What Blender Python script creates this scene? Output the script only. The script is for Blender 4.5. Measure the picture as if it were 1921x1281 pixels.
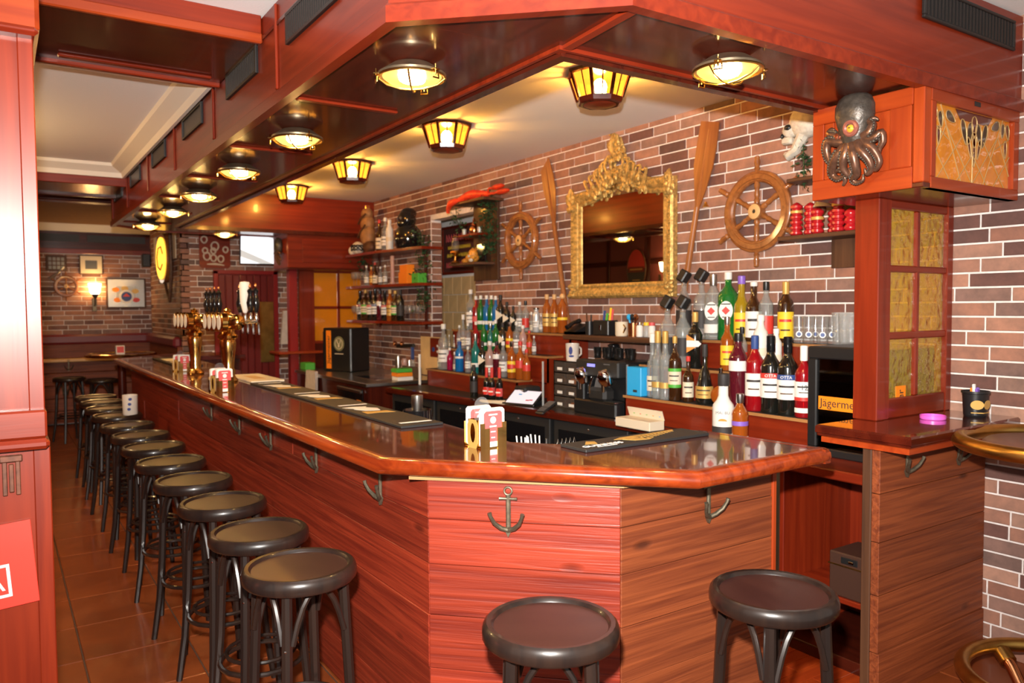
import bpy, math, random
from math import pi, sin, cos, radians, sqrt
from mathutils import Vector, Matrix
random.seed(7)
SC = bpy.context.scene
for o in list(bpy.data.objects): bpy.data.objects.remove(o)
COL = SC.collection

# ---------------------------------------------------------------- camera
FW, FH, HCAM = 1921, 1281, 1.63
VP1, VP2 = (-4, 582), (3140, 562)          # vanishing points of the bar's length and of its width
CX, CY = FW/2, FH/2
FPX = sqrt(-((VP1[0]-CX)*(VP2[0]-CX)+(VP1[1]-CY)*(VP2[1]-CY)))
_ay = Vector((VP1[0]-CX, VP1[1]-CY, FPX)).normalized()
_ax = Vector((VP2[0]-CX, VP2[1]-CY, FPX)).normalized()
_az = _ay.cross(_ax)
if _az.y > 0: _az = -_az
CM = Matrix((_ax, _ay, _az))               # photo axes (right, down, forward) -> room axes
def ray(px, py): return CM @ Vector((px-CX, py-CY, FPX))
def at(px, py, ax, val):
    r = ray(px, py); o = Vector((0, 0, HCAM)); return o + r*((val-o[ax])/r[ax])
def aX(px, py, v): return at(px, py, 0, v)
def aY(px, py, v): return at(px, py, 1, v)
def aZ(px, py, v): return at(px, py, 2, v)
cam = bpy.data.cameras.new('camera'); camo = bpy.data.objects.new('camera', cam); COL.objects.link(camo)
cam.sensor_width = 36; cam.lens = FPX/FW*36; cam.clip_start = .05
cam.dof.use_dof = True; cam.dof.focus_distance = 2.7; cam.dof.aperture_fstop = 3.6
R, D, F = CM @ Vector((1,0,0)), CM @ Vector((0,1,0)), CM @ Vector((0,0,1))
camo.matrix_world = Matrix(((R.x,-D.x,-F.x,0),(R.y,-D.y,-F.y,0),(R.z,-D.z,-F.z,HCAM),(0,0,0,1)))
SC.camera = camo
SC.cycles.transparent_max_bounces = 32
# ---------------------------------------------------------------- light
w = bpy.data.worlds.new('world'); SC.world = w; w.use_nodes = True
bg = w.node_tree.nodes['Background']; bg.inputs[0].default_value = (1, .90, .80, 1); bg.inputs[1].default_value = .45
fl = bpy.data.lights.new('camera_flash', 'SPOT'); fl.energy = 960; fl.shadow_soft_size = .03; fl.color = (1, .94, .87)
fl.spot_size = radians(108); fl.spot_blend = .9
flo = bpy.data.objects.new('camera_flash', fl); COL.objects.link(flo)
flo.matrix_world = Matrix.Translation(Vector((0, 0, HCAM)) - D*.22 - R*.05 + F*.03) @ camo.matrix_world.to_3x3().to_4x4()
al = bpy.data.lights.new('aisle_lamp_glow', 'POINT'); al.energy = 55; al.shadow_soft_size = .08; al.color = (1, .62, .25)
alo = bpy.data.objects.new('aisle_lamp_glow', al); COL.objects.link(alo); alo.location = (-.75, 6.3, 2.55)
SC.view_settings.view_transform = 'Standard'; SC.view_settings.look = 'None'
SC.view_settings.gamma = 1; SC.view_settings.use_curve_mapping = False; SC.view_settings.exposure = 0.22

# ---------------------------------------------------------------- mesh helpers
class MB:
    def __init__(s, M=None): s.v=[]; s.f=[]; s.s=[]; s.m=[]; s.M=M; s.mi=0
    def add(s, vs, fs, sm=False):
        n=len(s.v)
        s.v += [s.M @ Vector(p) for p in vs] if s.M else [Vector(p) for p in vs]
        for f in fs: s.f.append([i+n for i in f]); s.s.append(sm); s.m.append(s.mi)
        return s
    def box(s, x0,y0,z0, x1,y1,z1, b=0):
        if x0>x1:x0,x1=x1,x0
        if y0>y1:y0,y1=y1,y0
        if z0>z1:z0,z1=z1,z0
        if b<=0:
            return s.add([(x,y,z) for z in (z0,z1) for y in (y0,y1) for x in (x0,x1)],
                [(0,2,3,1),(4,5,7,6),(0,1,5,4),(2,6,7,3),(0,4,6,2),(1,3,7,5)])
        b=min(b,(x1-x0)*.49,(y1-y0)*.49,(z1-z0)*.49)
        def ring(i,z): return [(x0+i,y0,z),(x1-i,y0,z),(x1,y0+i,z),(x1,y1-i,z),(x1-i,y1,z),(x0+i,y1,z),(x0,y1-i,z),(x0,y0+i,z)]
        def inner(z): return [(x0+b,y0+b,z),(x1-b,y0+b,z),(x1-b,y0+b,z),(x1-b,y1-b,z),(x1-b,y1-b,z),(x0+b,y1-b,z),(x0+b,y1-b,z),(x0+b,y0+b,z)]
        vs = inner(z0)+ring(b,z0+b)+ring(b,z1-b)+inner(z1); fs=[]
        for k in range(3):
            for i in range(8):
                j=(i+1)%8; fs.append((k*8+i,k*8+j,k*8+8+j,k*8+8+i))
        fs.append((0,5,3,1)); fs.append((24,25,27,29))
        return s.add(vs,fs)
    def prism(s, pts, z0, z1, sm=False):
        n=len(pts); vs=[(x,y,z0) for x,y in pts]+[(x,y,z1) for x,y in pts]
        fs=[tuple(range(n))[::-1], tuple(range(n,2*n))]+[(i,(i+1)%n,n+(i+1)%n,n+i) for i in range(n)]
        a=sum(pts[i][0]*pts[(i+1)%n][1]-pts[(i+1)%n][0]*pts[i][1] for i in range(n))
        if a<0: fs=[f[::-1] for f in fs]
        return s.add(vs,fs,sm)
    def slab(s, pts, prof, sm=False):              # closed outline, list of (inset, z) from bottom to top
        a=sum(pts[i][0]*pts[(i+1)%len(pts)][1]-pts[(i+1)%len(pts)][0]*pts[i][1] for i in range(len(pts)))
        if a<0: pts=pts[::-1]
        n=len(pts); vs=[]
        for ins,z in prof: vs += [(x,y,z) for x,y in offs(pts,-ins,True)]
        fs=[tuple(range(n))[::-1], tuple(range(n*(len(prof)-1), n*len(prof)))]
        for k in range(len(prof)-1):
            for i in range(n): j=(i+1)%n; fs.append((k*n+i,k*n+j,(k+1)*n+j,(k+1)*n+i))
        return s.add(vs,fs,sm)
    def sweep(s, path, prof, closed=False, sm=False):   # path in plan, closed profile of (outward offset, z)
        rings=[[(x,y,z) for x,y in offs(path,o,closed)] for o,z in prof]; n=len(path); m=len(prof)
        vs=[rings[k][i] for i in range(n) for k in range(m)]; fs=[]
        for i in range(n if closed else n-1):
            j=(i+1)%n
            for k in range(m): l=(k+1)%m; fs.append((i*m+k,j*m+k,j*m+l,i*m+l))
        if not closed: fs += [tuple(range(m)), tuple(range((n-1)*m,n*m))[::-1]]
        return s.add(vs,fs,sm)
    def tube(s, path, r, n=8, closed=False, flat=1):
        path=[Vector(p) for p in path]; m=len(path); rs=r if isinstance(r,(list,tuple)) else [r]*m
        vs=[]; fs=[]; up=None
        for i,p in enumerate(path):
            a=path[(i-1)%m] if (closed or i>0) else p; b=path[(i+1)%m] if (closed or i<m-1) else p
            t=(b-a)
            if t.length<1e-9: t=Vector((0,0,1))
            t.normalize()
            if up is None: up=t.orthogonal().normalized()
            up=(up-t*up.dot(t))
            if up.length<1e-6: up=t.orthogonal()
            up.normalize(); sd=t.cross(up)
            for k in range(n):
                q=2*pi*k/n; vs.append(p+up*(cos(q)*rs[i])+sd*(sin(q)*rs[i]*flat))
        for i in range(m if closed else m-1):
            j=(i+1)%m
            for k in range(n): l=(k+1)%n; fs.append((i*n+k,i*n+l,j*n+l,j*n+k))
        if not closed: fs += [tuple(range(n))[::-1], tuple(range((m-1)*n,m*n))]
        return s.add(vs,fs,True)
    def lathe(s, prof, n=16, c=(0,0,0), ph=0, sm=True):  # (radius, z) bottom to top
        vs=[]; fs=[]; m=len(prof)
        for r,z in prof:
            for k in range(n): q=2*pi*k/n+ph; vs.append((c[0]+r*cos(q),c[1]+r*sin(q),c[2]+z))
        for i in range(m-1):
            for k in range(n): l=(k+1)%n; fs.append((i*n+k,i*n+l,(i+1)*n+l,(i+1)*n+k))
        cl=abs(prof[0][0]-prof[-1][0])+abs(prof[0][1]-prof[-1][1])<1e-6
        if prof[0][0]>1e-6 and not cl: fs.append(tuple(range(n))[::-1])
        if prof[-1][0]>1e-6 and not cl: fs.append(tuple(range((m-1)*n,m*n)))
        return s.add(vs,fs,sm)
    def ell(s, c, rx, ry=None, rz=None, n=12, m=8):
        ry=rx if ry is None else ry; rz=rx if rz is None else rz
        vs=[]; fs=[]
        for i in range(m+1):
            t=pi*i/m; r=max(sin(t),1e-4)
            for k in range(n): q=2*pi*k/n; vs.append((c[0]+rx*r*cos(q),c[1]+ry*r*sin(q),c[2]-rz*cos(t)))
        for i in range(m):
            for k in range(n): l=(k+1)%n; fs.append((i*n+k,i*n+l,(i+1)*n+l,(i+1)*n+k))
        return s.add(vs,fs,True)
    def flat(s, pts, z0, z1): return s.prism(pts,z0,z1)
    def mesh(s, name):
        me=bpy.data.meshes.new(name); me.from_pydata([tuple(p) for p in s.v],[],s.f)
        me.polygons.foreach_set('use_smooth', s.s); me.polygons.foreach_set('material_index', s.m)
        if any(s.s): me.set_sharp_from_angle(angle=radians(42))
        me.update(); return me
def offs(pts, d, closed):                          # shift a polyline to its right by d, mitred
    n=len(pts); out=[]
    for i in range(n):
        p=Vector(pts[i][:2]); 
        e=[]
        if closed or i>0: v=p-Vector(pts[(i-1)%n][:2]); v.normalize(); e.append(v)
        if closed or i<n-1: v=Vector(pts[(i+1)%n][:2])-p; v.normalize(); e.append(v)
        ns=[Vector((v.y,-v.x)) for v in e]; m=sum(ns,Vector((0,0))); m.normalize()
        k=max(.35, m.dot(ns[0])); q=p+m*(d/k); out.append((q.x,q.y))
    return out
def circ(r, n=24, c=(0,0), ry=None, a0=0, a1=2*pi):
    full=abs(a1-a0-2*pi)<1e-6; m=n if full else n+1
    return [(c[0]+r*cos(a0+(a1-a0)*k/n), c[1]+(ry or r)*sin(a0+(a1-a0)*k/n)) for k in range(m)]
def arc3(c, r, n, a0, a1, u, v): 
    u=Vector(u); v=Vector(v); c=Vector(c); return [c+u*(r*cos(a0+(a1-a0)*k/n))+v*(r*sin(a0+(a1-a0)*k/n)) for k in range(n+1)]
def frame(loc, nrm, up=(0,0,1)):                   # local x = right seen from the front, y = up, z = out
    n=Vector(nrm).normalized(); u=Vector(up); r=u.cross(n).normalized(); u=n.cross(r)
    M=Matrix((r,u,n)).transposed().to_4x4(); M.translation=Vector(loc); return M
def place(loc, rz=0): return Matrix.Translation(Vector(loc)) @ Matrix.Rotation(rz,4,'Z')
# ---------------------------------------------------------------- object helpers
def tag(o, label=None, cat=None, group=None, kind=None):
    if label: o['label']=label
    if cat: o['category']=cat
    if group: o['group']=group
    if kind: o['kind']=kind
    return o
def thing(name, label, cat, loc=(0,0,0), rz=0, group=None, M=None, scale=None):
    o=bpy.data.objects.new(name,None); COL.objects.link(o); o.empty_display_size=.05
    o.matrix_basis = M if M is not None else place(loc,rz)
    if scale: o.scale=(scale,)*3
    return tag(o,label,cat,group)
def wmat(o):
    m=o.matrix_basis.copy()
    while o.parent: o=o.parent; m=o.matrix_basis @ m
    return m
def obj(name, mb, mat, parent=None, world=False):
    if isinstance(mb, MB):
        if world and parent is not None:
            inv=wmat(parent).inverted(); mb.v=[inv @ p for p in mb.v]
        me=mb.mesh(name)
        for m in (mat if isinstance(mat,(list,tuple)) else [mat]): me.materials.append(m)
    else: me=mb
    o=bpy.data.objects.new(name,me); COL.objects.link(o)
    if parent is not None: o.parent=parent
    return o
def one(name, mb, mat, label, cat, group=None, M=None):      # a thing that is a single mesh (M: mb is local to M)
    o=obj(name,mb,mat)
    if M is None:                                  # world coordinates: put the origin at the base
        xs=[p for p in mb.v]; c=Vector((sum(p.x for p in xs)/len(xs), sum(p.y for p in xs)/len(xs), min(p.z for p in xs)))
        o.data.transform(Matrix.Translation(-c)); o.location=c
    else: o.matrix_basis=M
    return tag(o,label,cat,group)
def struct(name, mb, mat, label=None):
    o=obj(name,mb,mat); o['kind']='structure'
    if label: o['label']=label
    return o
def dup(root, M, label=None, group=None, scale=None):
    r=root.copy(); COL.objects.link(r); r.matrix_basis=M
    if scale: r.scale=(scale,)*3
    if label: r['label']=label
    if group: r['group']=group
    for ch in list(root.children):
        c=ch.copy(); COL.objects.link(c); c.parent=r
        for g in list(ch.children):
            d=g.copy(); COL.objects.link(d); d.parent=c
    return r
def text(s, size, mat, parent, M, name='lettering', ext=.0006, world=False, align='CENTER', sx=1):
    cu=bpy.data.curves.new('t','FONT'); cu.body=s; cu.size=size; cu.extrude=ext; cu.align_x=align; cu.align_y='CENTER'; cu.resolution_u=2
    t=bpy.data.objects.new('t',cu); COL.objects.link(t); bpy.context.view_layer.update()
    me=bpy.data.meshes.new_from_object(t); bpy.data.objects.remove(t); bpy.data.curves.remove(cu)
    me.transform(Matrix.Diagonal((sx,1,1,1)))
    me.transform((wmat(parent).inverted() @ M) if world else M)
    me.materials.clear(); me.materials.append(mat)
    return obj(name,me,mat,parent)
ORD=['first','second','third','fourth','fifth','sixth','seventh','eighth','ninth','tenth','eleventh','twelfth','thirteenth','fourteenth','fifteenth','sixteenth','seventeenth','eighteenth','nineteenth','twentieth']
# ---------------------------------------------------------------- materials
def _new(name):
    m=bpy.data.materials.new(name); m.use_nodes=True; nt=m.node_tree; return m, nt, nt.nodes['Principled BSDF']
def _n(nt,t,**k):
    n=nt.nodes.new(t)
    for a,b in k.items(): setattr(n,a,b)
    return n
def mat(name, col, rough=.5, metal=0, spec=.5, coat=0, noise=0, nscale=20, bump=0, bscale=60):
    m,nt,b=_new(name); b.inputs['Base Color'].default_value=(*col,1); b.inputs['Roughness'].default_value=rough
    b.inputs['Metallic'].default_value=metal; b.inputs['Specular IOR Level'].default_value=spec
    b.inputs['Coat Weight'].default_value=coat; b.inputs['Coat Roughness'].default_value=.06
    if noise or bump:
        tc=_n(nt,'ShaderNodeTexCoord')
    if noise:
        nz=_n(nt,'ShaderNodeTexNoise'); nz.inputs['Scale'].default_value=nscale; nz.inputs['Detail'].default_value=4
        nt.links.new(tc.outputs['Object'],nz.inputs['Vector'])
        hs=_n(nt,'ShaderNodeHueSaturation'); hs.inputs['Color'].default_value=(*col,1)
        mr=_n(nt,'ShaderNodeMapRange'); mr.inputs[1].default_value=.3; mr.inputs[2].default_value=.7; mr.inputs[3].default_value=1-noise; mr.inputs[4].default_value=1+noise
        nt.links.new(nz.outputs[0],mr.inputs[0]); nt.links.new(mr.outputs[0],hs.inputs['Value']); nt.links.new(hs.outputs[0],b.inputs['Base Color'])
    if bump:
        nz=_n(nt,'ShaderNodeTexNoise'); nz.inputs['Scale'].default_value=bscale; nz.inputs['Detail'].default_value=3
        nt.links.new(tc.outputs['Object'],nz.inputs['Vector'])
        bp=_n(nt,'ShaderNodeBump'); bp.inputs['Strength'].default_value=bump; bp.inputs['Distance'].default_value=.01
        nt.links.new(nz.outputs[0],bp.inputs['Height']); nt.links.new(bp.outputs[0],b.inputs['Normal'])
    return m
def emis(name, col, st):
    m,nt,b=_new(name); b.inputs['Base Color'].default_value=(*col,1); b.inputs['Emission Color'].default_value=(*col,1); b.inputs['Emission Strength'].default_value=st
    b.inputs['Roughness'].default_value=.3; return m
def wood(name, c1, c2, axis='Z', along=1.2, across=26, rough=.3, coat=.3, bump=.08, var=.12, knots=0, coatr=.08, dist=.6):
    m,nt,b=_new(name); tc=_n(nt,'ShaderNodeTexCoord'); oi=_n(nt,'ShaderNodeObjectInfo'); mp=_n(nt,'ShaderNodeMapping')
    sc=[across]*3; sc['XYZ'.index(axis)]=along; mp.inputs['Scale'].default_value=sc
    ad=_n(nt,'ShaderNodeVectorMath',operation='ADD'); ml=_n(nt,'ShaderNodeVectorMath',operation='SCALE'); ml.inputs[0].default_value=(7,5,3)
    nt.links.new(oi.outputs['Random'],ml.inputs['Scale']); nt.links.new(tc.outputs['Object'],ad.inputs[0]); nt.links.new(ml.outputs[0],ad.inputs[1])
    nt.links.new(ad.outputs[0],mp.inputs['Vector'])
    nz=_n(nt,'ShaderNodeTexNoise'); nz.inputs['Scale'].default_value=1; nz.inputs['Detail'].default_value=5; nz.inputs['Distortion'].default_value=dist
    nt.links.new(mp.outputs[0],nz.inputs['Vector'])
    n2=_n(nt,'ShaderNodeTexNoise'); n2.inputs['Scale'].default_value=1.7; n2.inputs['Detail'].default_value=2
    nt.links.new(ad.outputs[0],n2.inputs['Vector'])
    cr=_n(nt,'ShaderNodeValToRGB'); cr.color_ramp.elements[0].position=.32; cr.color_ramp.elements[0].color=(*c2,1); cr.color_ramp.elements[1].position=.66; cr.color_ramp.elements[1].color=(*c1,1)
    nt.links.new(nz.outputs[0],cr.inputs[0])
    hs=_n(nt,'ShaderNodeHueSaturation'); mr=_n(nt,'ShaderNodeMapRange'); mr.inputs[3].default_value=1-var*1.6; mr.inputs[4].default_value=1+var*1.6
    av=_n(nt,'ShaderNodeMath',operation='ADD'); hv=_n(nt,'ShaderNodeMath',operation='MULTIPLY'); hv.inputs[1].default_value=.5
    nt.links.new(oi.outputs['Random'],av.inputs[0]); nt.links.new(n2.outputs[0],av.inputs[1]); nt.links.new(av.outputs[0],hv.inputs[0]); nt.links.new(hv.outputs[0],mr.inputs[0])
    nt.links.new(mr.outputs[0],hs.inputs['Value']); nt.links.new(cr.outputs[0],hs.inputs['Color'])
    last=hs.outputs[0]; height=nz.outputs[0]
    if knots:
        vo=_n(nt,'ShaderNodeTexVoronoi'); mk=_n(nt,'ShaderNodeMapping'); s2=[5.5]*3; s2['XYZ'.index(axis)]=2.2; mk.inputs['Scale'].default_value=s2
        nt.links.new(ad.outputs[0],mk.inputs['Vector']); nt.links.new(mk.outputs[0],vo.inputs['Vector']); vo.inputs['Scale'].default_value=1
        kr=_n(nt,'ShaderNodeMapRange'); kr.inputs[1].default_value=.04; kr.inputs[2].default_value=.11; kr.inputs[3].default_value=knots; kr.inputs[4].default_value=0
        nt.links.new(vo.outputs['Distance'],kr.inputs[0])
        mx=_n(nt,'ShaderNodeMix',data_type='RGBA'); mx.inputs['B'].default_value=(c2[0]*.25,c2[1]*.25,c2[2]*.25,1)
        nt.links.new(kr.outputs[0],mx.inputs['Factor']); nt.links.new(last,mx.inputs['A']); last=mx.outputs['Result']
        sm=_n(nt,'ShaderNodeMath',operation='SUBTRACT'); nt.links.new(height,sm.inputs[0]); nt.links.new(kr.outputs[0],sm.inputs[1]); height=sm.outputs[0]
    nt.links.new(last,b.inputs['Base Color']); b.inputs['Roughness'].default_value=rough
    b.inputs['Coat Weight'].default_value=coat; b.inputs['Coat Roughness'].default_value=coatr; b.inputs['Specular IOR Level'].default_value=.35
    if bump:
        bp=_n(nt,'ShaderNodeBump'); bp.inputs['Strength'].default_value=bump; bp.inputs['Distance'].default_value=.01
        nt.links.new(height,bp.inputs['Height']); nt.links.new(bp.outputs[0],b.inputs['Normal'])
        if coat and bump>.2: nt.links.new(bp.outputs[0],b.inputs['Coat Normal'])
    return m
def tint(name, col, rough=.02, ior=1.45, body=0, bcol=None, bump=0, bscale=40):   # thin clear or coloured glass
    m,nt,b=_new(name); out=nt.nodes['Material Output']
    tr=_n(nt,'ShaderNodeBsdfTransparent'); tr.inputs[0].default_value=(*col,1)
    gl=_n(nt,'ShaderNodeBsdfGlossy'); gl.inputs['Roughness'].default_value=rough; gl.inputs[0].default_value=(1,1,1,1)
    fr=_n(nt,'ShaderNodeLayerWeight'); fr.inputs['Blend'].default_value=.5
    pw=_n(nt,'ShaderNodeMath',operation='POWER'); pw.inputs[1].default_value=3.2; ma=_n(nt,'ShaderNodeMath',operation='MULTIPLY_ADD'); ma.inputs[1].default_value=.62; ma.inputs[2].default_value=.045
    nt.links.new(fr.outputs['Facing'],pw.inputs[0]); nt.links.new(pw.outputs[0],ma.inputs[0])
    mx=_n(nt,'ShaderNodeMixShader'); nt.links.new(ma.outputs[0],mx.inputs[0]); nt.links.new(gl.outputs[0],mx.inputs[2])
    first=tr.outputs[0]
    if body:
        b.inputs['Base Color'].default_value=(*(bcol or col),1); b.inputs['Roughness'].default_value=.12
        m2=_n(nt,'ShaderNodeMixShader'); m2.inputs[0].default_value=body; nt.links.new(tr.outputs[0],m2.inputs[1]); nt.links.new(b.outputs[0],m2.inputs[2]); first=m2.outputs[0]
    nt.links.new(first,mx.inputs[1]); nt.links.new(mx.outputs[0],out.inputs[0])
    if bump:
        tc=_n(nt,'ShaderNodeTexCoord'); nz=_n(nt,'ShaderNodeTexNoise'); nz.inputs['Scale'].default_value=bscale; nt.links.new(tc.outputs['Object'],nz.inputs['Vector'])
        bp=_n(nt,'ShaderNodeBump'); bp.inputs['Strength'].default_value=bump; bp.inputs['Distance'].default_value=.02
        nt.links.new(nz.outputs[0],bp.inputs['Height']); nt.links.new(bp.outputs[0],gl.inputs['Normal']); nt.links.new(bp.outputs[0],fr.inputs['Normal'])
        if body: nt.links.new(bp.outputs[0],b.inputs['Normal'])
    return m
def brickmat():
    m,nt,b=_new('brick'); oi=_n(nt,'ShaderNodeObjectInfo'); at_=_n(nt,'ShaderNodeAttribute',attribute_name='rnd')
    ad=_n(nt,'ShaderNodeMath',operation='ADD'); fr=_n(nt,'ShaderNodeMath',operation='FRACT')
    nt.links.new(oi.outputs['Random'],ad.inputs[0]); nt.links.new(at_.outputs['Fac'],ad.inputs[1]); nt.links.new(ad.outputs[0],fr.inputs[0])
    cr=_n(nt,'ShaderNodeValToRGB'); cr.color_ramp.interpolation='LINEAR'; e=cr.color_ramp.elements
    cs=[(.0,(.15,.075,.063)),(.16,(.20,.090,.072)),(.3,(.34,.155,.105)),(.5,(.44,.22,.15)),(.65,(.37,.165,.11)),(.8,(.50,.28,.20)),(.9,(.16,.10,.092)),(1,(.40,.22,.165))]
    e[0].position=cs[0][0]; e[0].color=(*cs[0][1],1); e[1].position=1; e[1].color=(*cs[-1][1],1)
    for p,c in cs[1:-1]: q=e.new(p); q.color=(*c,1)
    nt.links.new(fr.outputs[0],cr.inputs[0])
    g=_n(nt,'ShaderNodeNewGeometry'); nz=_n(nt,'ShaderNodeTexNoise'); nz.inputs['Scale'].default_value=13; nz.inputs['Detail'].default_value=5; nz.inputs['Roughness'].default_value=.65
    nt.links.new(g.outputs['Position'],nz.inputs['Vector'])
    kr=_n(nt,'ShaderNodeMapRange'); kr.inputs[1].default_value=.35; kr.inputs[2].default_value=.7; kr.inputs[3].default_value=.0; kr.inputs[4].default_value=.62; nt.links.new(nz.outputs[0],kr.inputs[0])
    mx=_n(nt,'ShaderNodeMix',data_type='RGBA'); nt.links.new(kr.outputs[0],mx.inputs['Factor']); nt.links.new(cr.outputs[0],mx.inputs['A'])
    hs=_n(nt,'ShaderNodeHueSaturation'); hs.inputs['Saturation'].default_value=.8; hs.inputs['Value'].default_value=.45; nt.links.new(cr.outputs[0],hs.inputs['Color']); nt.links.new(hs.outputs[0],mx.inputs['B'])
    nt.links.new(mx.outputs['Result'],b.inputs['Base Color']); b.inputs['Roughness'].default_value=.6; b.inputs['Specular IOR Level'].default_value=.25
    return m
K={}
red1,red2=(.225,.023,.0055),(.14,.012,.0035)
for a in 'XYZ':
    K['mah'+a]=wood('mahogany_'+a,red1,red2,a,rough=.34,coat=.18,bump=.03)
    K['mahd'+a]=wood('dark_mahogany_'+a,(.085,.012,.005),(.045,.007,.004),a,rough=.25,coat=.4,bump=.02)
    K['orange'+a]=wood('orange_pine_'+a,(.36,.050,.008),(.25,.028,.006),a,rough=.34,coat=.18,bump=.03)
    K['rust'+a]=wood('rustic_red_board_'+a,(.27,.032,.012),(.14,.013,.006),a,along=1.4,across=44,rough=.45,coat=.22,coatr=.2,bump=.42,var=.18,knots=.6,dist=.8)
    K['rustb'+a]=wood('rustic_brown_board_'+a,(.25,.058,.016),(.125,.024,.007),a,along=1.6,across=48,rough=.6,coat=.08,coatr=.3,bump=.35,var=.18,knots=.7,dist=.8)
    K['oak'+a]=wood('varnished_oar_wood_'+a,(.36,.13,.035),(.22,.07,.018),a,rough=.35,coat=.4,bump=.02)
    K['wal'+a]=wood('worn_walnut_'+a,(.11,.045,.02),(.055,.022,.011),a,rough=.55,coat=.05,bump=.15)
    K['top'+a]=wood('polished_counter_'+a,(.105,.013,.005),(.055,.006,.003),a,across=14,rough=.22,coat=1,bump=.015,coatr=.035)
K['nose']=wood('counter_nosing',(.27,.038,.006),(.13,.014,.003),'Y',rough=.25,coat=.9,bump=.03,coatr=.06)
K['brick']=brickmat(); K['mortar']=mat('mortar',(.82,.75,.72),.9,noise=.1,nscale=30)
K['tile']=wood('terracotta_tile',(.25,.058,.014),(.18,.040,.010),'X',along=3,across=4,rough=.35,coat=.15,bump=.02,var=.1); K['grout']=mat('dark_grout',(.07,.035,.02),.9)
K['white']=mat('white_ceiling_paint',(.90,.89,.88),.95,bump=.12,bscale=120); K['cream']=mat('cream_moulding_paint',(.78,.72,.64),.7)
K['stool']=wood('dark_beech',(.020,.011,.008),(.011,.007,.006),'Z',rough=.32,coat=.3,bump=.02); K['seat']=wood('brown_seat_veneer',(.042,.014,.011),(.028,.009,.008),'Y',rough=.40,coat=.22,bump=.01,across=10,coatr=.3)
K['brass']=mat('polished_brass',(.83,.52,.16),.14,1); K['oldbrass']=mat('worn_brass',(.55,.32,.085),.32,1,noise=.25,nscale=9); K['gold']=mat('gilded_carving',(.60,.40,.13),.45,.6,noise=.45,nscale=38,bump=.5,bscale=70)
K['goldpaint']=mat('flat_gold_print',(.62,.38,.10),.45,.3); K['steel']=mat('brushed_steel',(.62,.60,.57),.28,1); K['chrome']=mat('chrome',(.85,.85,.85),.08,1)
K['iron']=mat('dull_bronze_iron',(.15,.125,.085),.45,.75,noise=.3,nscale=60); K['lamp_metal']=mat('tarnished_lamp_metal',(.44,.36,.24),.35,.9,noise=.2)
K['black']=mat('black_plastic',(.012,.012,.013),.35); K['matte']=mat('black_rubber',(.016,.015,.015),.6); K['gloss']=mat('gloss_black',(.008,.008,.009),.08,coat=.5); K['grey']=mat('grey_plastic',(.12,.12,.125),.5)
K['grille']=mat('dark_vent_grille',(.012,.009,.008),.5); K['paper']=mat('white_paper',(.82,.80,.76),.6); K['cream_paper']=mat('cream_paper',(.76,.66,.50),.6)
K['redprint']=mat('red_print',(.62,.04,.03),.45); K['pinkred']=mat('pink_red_print',(.70,.10,.10),.5); K['signred']=mat('red_sign_enamel',(.75,.045,.03),.3,coat=.3); K['orangep']=mat('orange_print',(.90,.25,.01),.5)
K['yellow']=mat('yellow_print',(.85,.58,.03),.5); K['green']=mat('green_print',(.08,.42,.05),.5); K['blue']=mat('blue_print',(.03,.42,.85),.4); K['navy']=mat('navy_print',(.03,.07,.25),.5); K['purple']=mat('purple_plastic',(.24,.12,.55),.4)
K['pink']=mat('pink_plastic',(.80,.13,.62),.35); K['darkprint']=mat('dark_print',(.03,.025,.025),.6)
K['mirror']=mat('mirror_glass',(.86,.86,.86),.01,1)
K['clear']=tint('clear_glass',(.96,.965,.965),body=.05,bcol=(.8,.82,.82)); K['frost']=tint('frosted_glass',(.9,.92,.92),body=.35,bcol=(.8,.82,.82))
K['amberpane']=tint('amber_window_glass',(1,.50,.05),.08,body=.6,bcol=(.95,.38,.02),bump=.25,bscale=14)
K['olivepane']=tint('rippled_yellow_glass',(.98,.78,.24),.12,body=.30,bcol=(.80,.55,.07),bump=.8,bscale=26)
K['redpane']=tint('ruby_window_glass',(.35,.03,.02),.1,body=.6,bcol=(.14,.02,.012)); K['brownpane']=tint('brown_window_glass',(.2,.1,.03),.1,body=.7,bcol=(.07,.045,.02)); K['lead']=mat('lead_came',(.48,.30,.12),.5,.3)
K['bulb']=None; K['pane_lit']=emis('lit_amber_pane',(1,.50,.06),4.2); K['pane_hot']=emis('lit_bulb_pane',(1,.74,.30),13); K['shade_lit']=emis('lit_wall_shade',(1,.58,.20),30)
K['sign_lit']=emis('lit_yellow_sign',(1,.45,.04),2.2); K['screen']=emis('bright_tv_screen',(.92,.94,1),1.1); K['screen_dim']=emis('grey_tv_band',(.55,.56,.55),.7); K['lcd']=emis('blue_display',(.25,.25,.9),.9); K['tablet']=emis('tablet_screen',(.60,.58,.66),.7)
K['leaf']=mat('plastic_ivy_leaf',(.025,.075,.03),.5,noise=.5,nscale=40); K['lobster']=mat('red_lobster_plastic',(.72,.05,.015),.4,noise=.25); K['bone']=mat('bone_resin',(.62,.57,.48),.6,noise=.2,nscale=40)
K['octo']=mat('octopus_bronze',(.075,.062,.052),.38,.35,noise=.35,nscale=30,bump=.25,bscale=60); K['octo2']=mat('octopus_copper',(.17,.085,.055),.33,.6,noise=.3,nscale=40); K['redlac']=mat('red_lacquer',(.45,.012,.018),.22,coat=.5)
K['creamtile']=mat('cream_wall_tile',(.78,.54,.26),.4,noise=.12,nscale=5); K['chalk']=mat('brown_chalkboard',(.10,.03,.025),.6); K['towel']=mat('white_towel',(.72,.62,.55),.9,noise=.1)
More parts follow.
